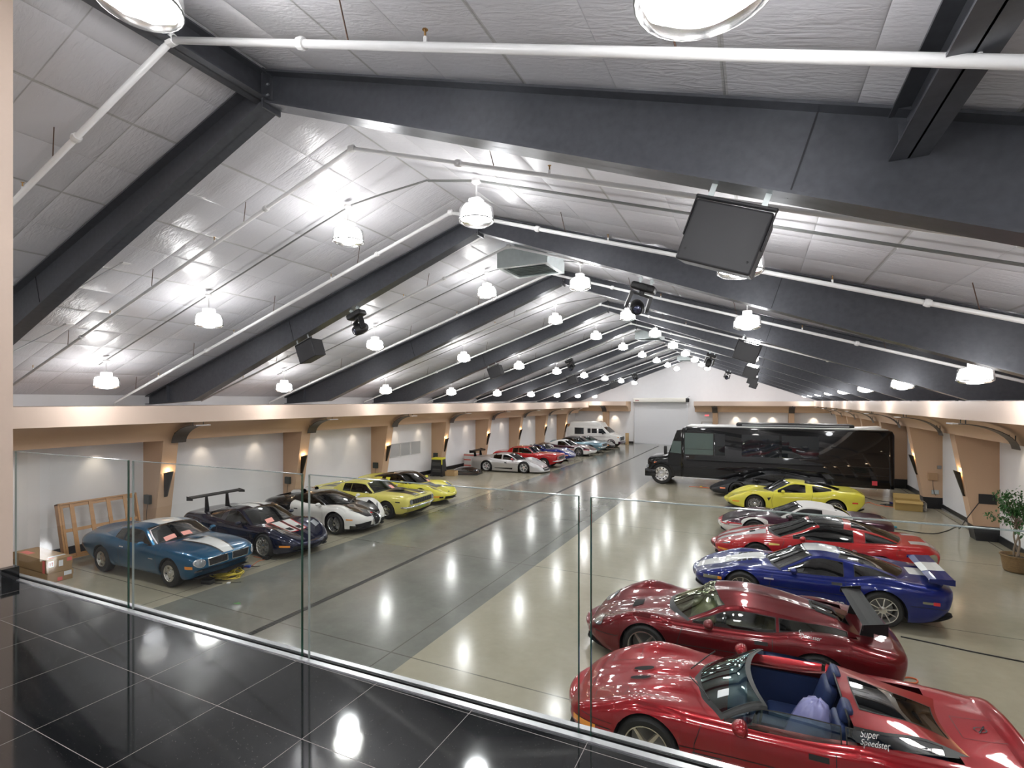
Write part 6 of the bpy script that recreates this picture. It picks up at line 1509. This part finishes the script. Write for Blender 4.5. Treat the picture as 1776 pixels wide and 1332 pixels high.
m_ocord = mat('orange cord', (.75, .16, .05), .45)
cable('thin orange cord between the blue coupe and the navy coupe', [(378, 990), (400, 982), (430, 985), (448, 974), (462, 970), (440, 966)], m_ocord, .006)
def adapter(lab, px, sx, sy, sz, m, rz=.3):
    X, Y = wpix(*px); o = thing('power_adapter', lab, 'power adapter', (X, Y, 0), rz)
    MB().rbox(-sx, sx, -sy, sy, 0, sz, .012, 2).build('case', m, o, auto=True); MB().tube([(sx, 0, sz/2), (sx+.06, .02, .012), (sx+.2, .06, .01)], .007, 6).build('lead', m_blk, o)
adapter('black power adapter box at the near end of the yellow cord pile', (361, 1012), .12, .07, .09, m_blk, .2)
adapter('black battery charger box at the far end of the yellow cord pile', (414, 986), .11, .09, .10, m_blk, .9)
adapter('small black charger on the floor before the navy coupe', (463, 970), .08, .07, .09, m_blk, .1)
adapter('blue and yellow plug block beside the charger', (430, 984), .07, .05, .05, mat('blue plastic', (.03, .07, .35), .4), .5)
adapter('small white plug at the near side of the yellow cord pile', (397, 1012), .04, .03, .03, m_whitepipe, .5)
o = MB(); X, Y = wpix(412, 1047); o.add([(X-.09, Y-.03, .004), (X+.02, Y-.05, .012), (X+.1, Y+.01, .005), (X, Y+.04, .014)], [(0, 1, 2, 3)]); tag(o.build('leaf', mat('green leaf', (.12, .30, .10), .5)), 'single green leaf lying on the dark drive lane', 'leaf')
# bin cart, box, hardtop, crates behind the yellow coupe
X, Y = wpix(755, 826); root = thing('tool_cart', 'black plastic utility cart with yellow top edge beside the left wall', 'cart', (X+.05, Y+.25, 0), math.radians(8))
MB().hexa([(-.36, -.26, .05), (.36, -.26, .05), (.36, .26, .05), (-.36, .26, .05), (-.30, -.22, .92), (.30, -.22, .92), (.30, .22, .92), (-.30, .22, .92)]).build('body', m_blk, root)
MB().rbox(-.31, .31, -.24, .24, .88, .97, .02, 2).rbox(.27, .32, -.26, -.20, .62, .9, .01, 1).build('lid', mat('yellow plastic', (.70, .66, .05), .4), root, auto=True)
for x in (-.30, .30): MB().rbox(x-.07, x+.07, -.29, .29, 0, .08, .015, 1).build('foot', m_blk, root, auto=True)
for z in (.22, .55): MB().rbox(-.24, .24, -.275, -.235, z, z+.18, .015, 1).build('handle_recess', mat('charcoal plastic', (.05, .05, .05), .5), root, auto=True)
X, Y = wpix(778, 826); root = thing('open_box', 'open cardboard box on the floor beside the black cart', 'box', (X-.05, Y+.3, 0), .12, scale=.8)
def openbox(root, sx, sy, h, m, flaps=True):
    B = MB(); t = .012
    B.box(-sx, sx, -sy, -sy+t, 0, h).box(-sx, sx, sy-t, sy, 0, h).box(-sx, -sx+t, -sy, sy, 0, h).box(sx-t, sx, -sy, sy, 0, h).box(-sx, sx, -sy, sy, 0, t); B.build('carton', m, root)
    if flaps:
        MB().hexa([(-sx, -sy-.12, h-.08), (sx, -sy-.12, h-.08), (sx, -sy, h), (-sx, -sy, h), (-sx, -sy-.12, h-.07), (sx, -sy-.12, h-.07), (sx, -sy, h+.01), (-sx, -sy, h+.01)]).build('flap', m, root)
        MB().hexa([(-sx, sy, h), (sx, sy, h), (sx, sy+.08, h+.16), (-sx, sy+.08, h+.16), (-sx, sy, h+.01), (sx, sy, h+.01), (sx, sy+.09, h+.17), (-sx, sy+.09, h+.17)]).build('flap', m, root)
openbox(root, .40, .30, .32, m_cardl, False)
X, Y = wpix(805, 820); root = thing('car_hardtop', 'glossy black removable car hardtop lying on the floor by the left wall', 'car part', (-14.4, 24.2, 0), math.radians(8), scale=.82)
V = []; F = []; nu_, nv_ = 14, 10
for i in range(nu_+1):
    for j in range(nv_+1):
        u, w_ = i/nu_*2-1, j/nv_*2-1; V.append((u*1.0, w_*.62*(1-.2*u*u), .08+.42*max(0, (1-abs(u)**2.2))**.6*(1-.5*w_*w_)+.04*u))
n0 = len(V); V += [(a_, b, max(.01, c_-.03)) for a_, b, c_ in V]
for i in range(nu_):
    for j in range(nv_): k = i*(nv_+1)+j; F.append((k, k+nv_+1, k+nv_+2, k+1)); F.append((n0+k+1, n0+k+nv_+2, n0+k+nv_+1, n0+k))
ed = [i*(nv_+1) for i in range(nu_+1)]+[nu_*(nv_+1)+j for j in range(1, nv_+1)]+[i*(nv_+1)+nv_ for i in range(nu_-1, -1, -1)]+[j for j in range(nv_-1, 0, -1)]
for a_, b in zip(ed, ed[1:]+ed[:1]): F.append((a_, b, n0+b, n0+a_))
MB().add(V, F).build('shell', P_blk, root, smooth=True); MB().tube([(a_*.98, b*.98, .04) for a_, b, _ in [V[q] for q in ed]], .03, 6, closed=True).build('rim_seal', m_blk, root, smooth=True)
root = thing('carton_stack', 'white carton with red bands behind the tail of the silver racing coupe', 'box', (-15.6, 26.9, 0))
MB().rbox(-.40, .40, -.25, .25, 0, .82, .01, 1).build('carton', mat('white carton', (.66, .66, .64), .6), root, auto=True)
for z in (.08, .42, .70): MB().box(-.405, .405, -.255, .255, z, z+.07).build('red_band', mat('red carton band', (.65, .12, .10), .5), root)
root.name = 'carton'
# wall boxes with cords on the piers
def wallbox(side, i, dz, kind, lab, dx=.0, s=.13):
    d = 1 if side == 'left' else -1; y0 = FY(i)-.15 if side == 'left' else FY(i)+.2; xw = XL if side == 'left' else XR
    x = xw+d*(.30+dx); o = thing('power_box', lab, 'electrical box', (x, y0, dz))
    MB().rbox(-s, s, -.09, 0, -s, s, .008, 1).build('case', kind, o, auto=True)
    MB().tube([(0, -.05, -s), (.0, -.07, -s-.2), (-.05*d, -.06, -s-.5), (-.09*d, -.05, -max(.1, dz-.5))], .008, 6).build('cord', m_blk, o)
m_gbox = mat('dark green grey box', (.035, .045, .04), .5)
for i in (2, 3, 4, 5): wallbox('left', i, 1.02 if i > 2 else 1.15, m_gbox, 'dark power box with hanging cord on the %s pier of the left wall' % ORD[i])
wallbox('right', 5, 1.20, mat('tan box', (.42, .26, .14), .5), 'tan power box with hanging cord on the fifth pier of the right wall', .0, .14)
o = thing('socket_plate', 'grey socket plate low on the fifth pier of the right wall', 'socket', (XR-.22, FY(5)+.2, .62)); MB().rbox(-.11, .11, -.02, 0, -.08, .08, .005, 1).build('plate', m_galv, o, auto=True)
o = thing('socket_plate', 'small grey thermostat box high on the fifth pier of the right wall', 'socket', (XR-.10, FY(5)+.2, 1.55)); MB().rbox(-.06, .06, -.05, 0, -.06, .06, .005, 1).build('plate', m_grey, o, auto=True)
o = thing('recessed_power_box', 'black open power recess on the nearest visible pier of the right wall', 'electrical box', (XR-.22, FY(4)+.2, 1.20))
MB().box(-.24, .20, -.015, 0, -.14, .14).build('recess', m_blk, o); MB().box(.16, .21, -.03, 0, -.14, .14).build('door', m_tan, o)
P0 = Vector((XR-.46, FY(4)+.18, 1.08)); P1 = Vector((*wpix(1585, 925), .012)); P2 = Vector((*wpix(1540, 916), .012))
pts = [P0]+[P0.lerp(P1, t)+Vector((0, 0, -.35*math.sin(math.pi*t))) if t < 1 else P1 for t in (.2, .4, .6, .8, .95)]
pts = [P0+Vector((-.25, -.12, -.35)), P0+Vector((-.5, -.25, -.72)), Vector((*wpix(1662, 914), .012)), Vector((*wpix(1640, 922), .012)), Vector((*wpix(1610, 926), .012)), P2]
pts[0:0] = [P0]
def spline3(P, k=8):
    out = []
    for i in range(len(P)-1):
        p0, p1, p2, p3 = P[max(i-1, 0)], P[i], P[i+1], P[min(i+2, len(P)-1)]
        for j in range(k):
            t = j/k; q = .5*(2*p1+(p2-p0)*t+(2*p0-5*p1+4*p2-p3)*t*t+(3*p1-p0-3*p2+p3)*t**3); q.z = max(q.z, .012); out.append(q)
    return out+[P[-1]]
tag(MB().tube(spline3(pts), .012, 6).build('charging_cord', m_blk, None, smooth=True), 'black cord running from the right pier recess down to the floor', 'cord')
coil('charging_cord', 'bright blue coiled cord end on the floor at the tail of the maroon convertible', *wpix(1537, 914), 3, .12, mat('cyan cord', (.02, .40, .60), .4), .016, 1.8, 4)
cable('black cord on the floor running off to the right from the dark red coupe', [(1562, 1105), (1610, 1115), (1680, 1130), (1740, 1142), (1790, 1152)], m_blk, .011)
cable('orange cord loop on the floor beside the tail of the dark red coupe', [(1562, 1178), (1575, 1176), (1590, 1180), (1588, 1186), (1570, 1184)], m_ocord, .011)
cable('black cord on the floor behind the yellow coupe', [(1497, 862), (1520, 868), (1545, 871), (1562, 872)], m_blk, .010)
cable('orange cord on the floor behind the yellow coupe', [(1497, 874), (1508, 872), (1520, 876), (1540, 879), (1563, 881)], m_ocord, .009)
coil('extension_cord', 'coiled black cord beside the crumpled box at the right', *wpix(1548, 878), 4, .28, m_blk, .010, 1.6, 7)
adapter('blue battery charger beside the coiled black cord', (1549, 875), .10, .07, .09, mat('navy plastic', (.02, .02, .12), .4), .2)
cable('orange and white cord under the front of the black bus', [(1195, 844), (1210, 845), (1225, 846), (1238, 848)], m_ocord, .012)
adapter('small yellow plug block on the floor under the front of the bus', (1216, 845), .05, .04, .05, m_ycord, .4)
adapter('small blue charger in front of the maroon convertible', (1262, 881), .10, .06, .05, mat('navy plastic'), .4)
X, Y = wpix(1578, 878); root = thing('open_box', 'crumpled open brown cardboard box beside the right wall pier', 'box', (5.02, 23.25, 0), -.08); openbox(root, .40, .28, .36, mat('brown kraft card', (.42, .29, .10), .65))
MB().rbox(.40, .54, -.2, .25, 0, .34, .05, 2).build('plastic_wrap', glass_mat('clear film', (.8, .8, .8), .3, 1.6), root, auto=True)
o = thing('wheel_chock_box', 'tan cardboard roll standing beside the roll-up door behind the van', 'box', (-10.75, YE-1.3, 0)); MB().rbox(-.14, .14, -.14, .14, 0, 1.05, .02, 2).build('carton', m_cardl, o, auto=True); o.name = 'cardboard_roll'
o = thing('timber_post', 'tan boards leaning in the corner behind the van', 'boards', (-15.5, 45.0, 0)); MB().box(-.3, .3, -.05, .05, 0, 1.9).box(-.1, .35, -.12, -.06, 0, 1.7).build('boards', m_wood, o)
# ================================================================== PLANT
X, Y = 5.50, 15.9
root = thing('potted_ficus', 'leafy green ficus tree in a wicker basket against the right wall', 'plant', (X, Y, 0))
m_wick = mat('wicker', (.33, .20, .08), .6)
nn, ll, b_ = nt(m_wick); tc = N(m_wick, 'ShaderNodeTexCoord'); wv = N(m_wick, 'ShaderNodeTexBrick'); wv.inputs['Scale'].default_value = 22; wv.inputs['Color1'].default_value = (.36, .23, .09, 1); wv.inputs['Color2'].default_value = (.26, .15, .06, 1); wv.inputs['Mortar'].default_value = (.06, .03, .015, 1)
sp = N(m_wick, 'ShaderNodeSeparateXYZ'); L(m_wick, tc.outputs['Object'], sp.inputs[0]); at = math_n(m_wick, 'ARCTAN2', sp.outputs[1], sp.outputs[0]); cb = N(m_wick, 'ShaderNodeCombineXYZ'); L(m_wick, math_n(m_wick, 'MULTIPLY', at, .3), cb.inputs[0]); L(m_wick, sp.outputs[2], cb.inputs[1]); L(m_wick, cb.outputs[0], wv.inputs['Vector']); L(m_wick, wv.outputs['Color'], b_.inputs['Base Color'])
bp = N(m_wick, 'ShaderNodeBump', i_Strength=.8, i_Distance=.02); L(m_wick, wv.outputs['Fac'], bp.inputs['Height']); bp.invert = True; L(m_wick, bp.outputs[0], b_.inputs['Normal'])
bk = MB().lathe([(.001, .01), (.22, .01), (.24, .05), (.275, .30), (.285, .36), (.30, .38), (.295, .40), (.27, .39), (.26, .34), (.001, .33)], 32).build('basket', m_wick, root, smooth=True)
MB().tube([(.292*math.cos(a_*math.pi/16), .292*math.sin(a_*math.pi/16), .385) for a_ in range(32)], .016, 6, closed=True).build('basket_rim', m_wick, bk, smooth=True)
m_bark = mat('pale bark', (.30, .24, .18), .7)
rnd = random.Random(5)
tips = []
for s_ in (0, 2.2, 4.2):
    pts = [(.05*math.cos(s_+t*4), .05*math.sin(s_+t*4), .33+t*.75) for t in [q/8 for q in range(9)]]
    MB().tube(pts, [.022-.001*q for q in range(9)], 7).build('stem', m_bark, root, smooth=True)
top = Vector((0, 0, 1.05))
br = MB()
for q in range(46):
    a_ = rnd.random()*6.283; el = rnd.random()**.8*1.5-.35; r_ = .30+.36*rnd.random(); e_ = top+Vector((r_*math.cos(a_)*math.cos(el), r_*math.sin(a_)*math.cos(el), r_*math.sin(el)*1.25+.15))
    mid = top.lerp(e_, .5)+Vector((0, 0, .06)); br.tube([top+Vector((0, 0, rnd.random()*.2-.1)), mid, e_], [.007, .004, .002], 5); tips.append((mid, e_))
br.build('branches', m_bark, root, smooth=True)
lv = MB()
for mid, e_ in tips:
    for q in range(26):
        p = mid.lerp(e_, rnd.random()*1.25)+Vector((rnd.gauss(0, .045), rnd.gauss(0, .045), rnd.gauss(0, .04)))
        M_ = Matrix.Translation(p) @ R(rnd.random()*6.28, 'Z') @ R(rnd.uniform(.2, 1.4), 'Y') @ R(rnd.uniform(-.5, .5), 'X'); l_ = rnd.uniform(.045, .075); w_ = l_*.36
        lv.add([(0, 0, 0), (l_*.35, w_*.9, .004), (l_*.7, w_*.7, 0), (l_*1.1, 0, -.012), (l_*.7, -w_*.7, 0), (l_*.35, -w_*.9, .004), (l_*.5, 0, -.006)], [(0, 6, 1), (1, 6, 2), (2, 6, 3), (3, 6, 4), (4, 6, 5), (5, 6, 0)], M_)
m_leaf = mat('ficus leaf', (.035, .13, .03), .35)
speckle(m_leaf, 9, .6); lv.build('foliage', m_leaf, root, smooth=True)
for x, y in ((.0, .0),): MB().lathe([(.26, .335), (.001, .345)], 20).build('soil', mat('moss', (.06, .05, .03), .9), bk)
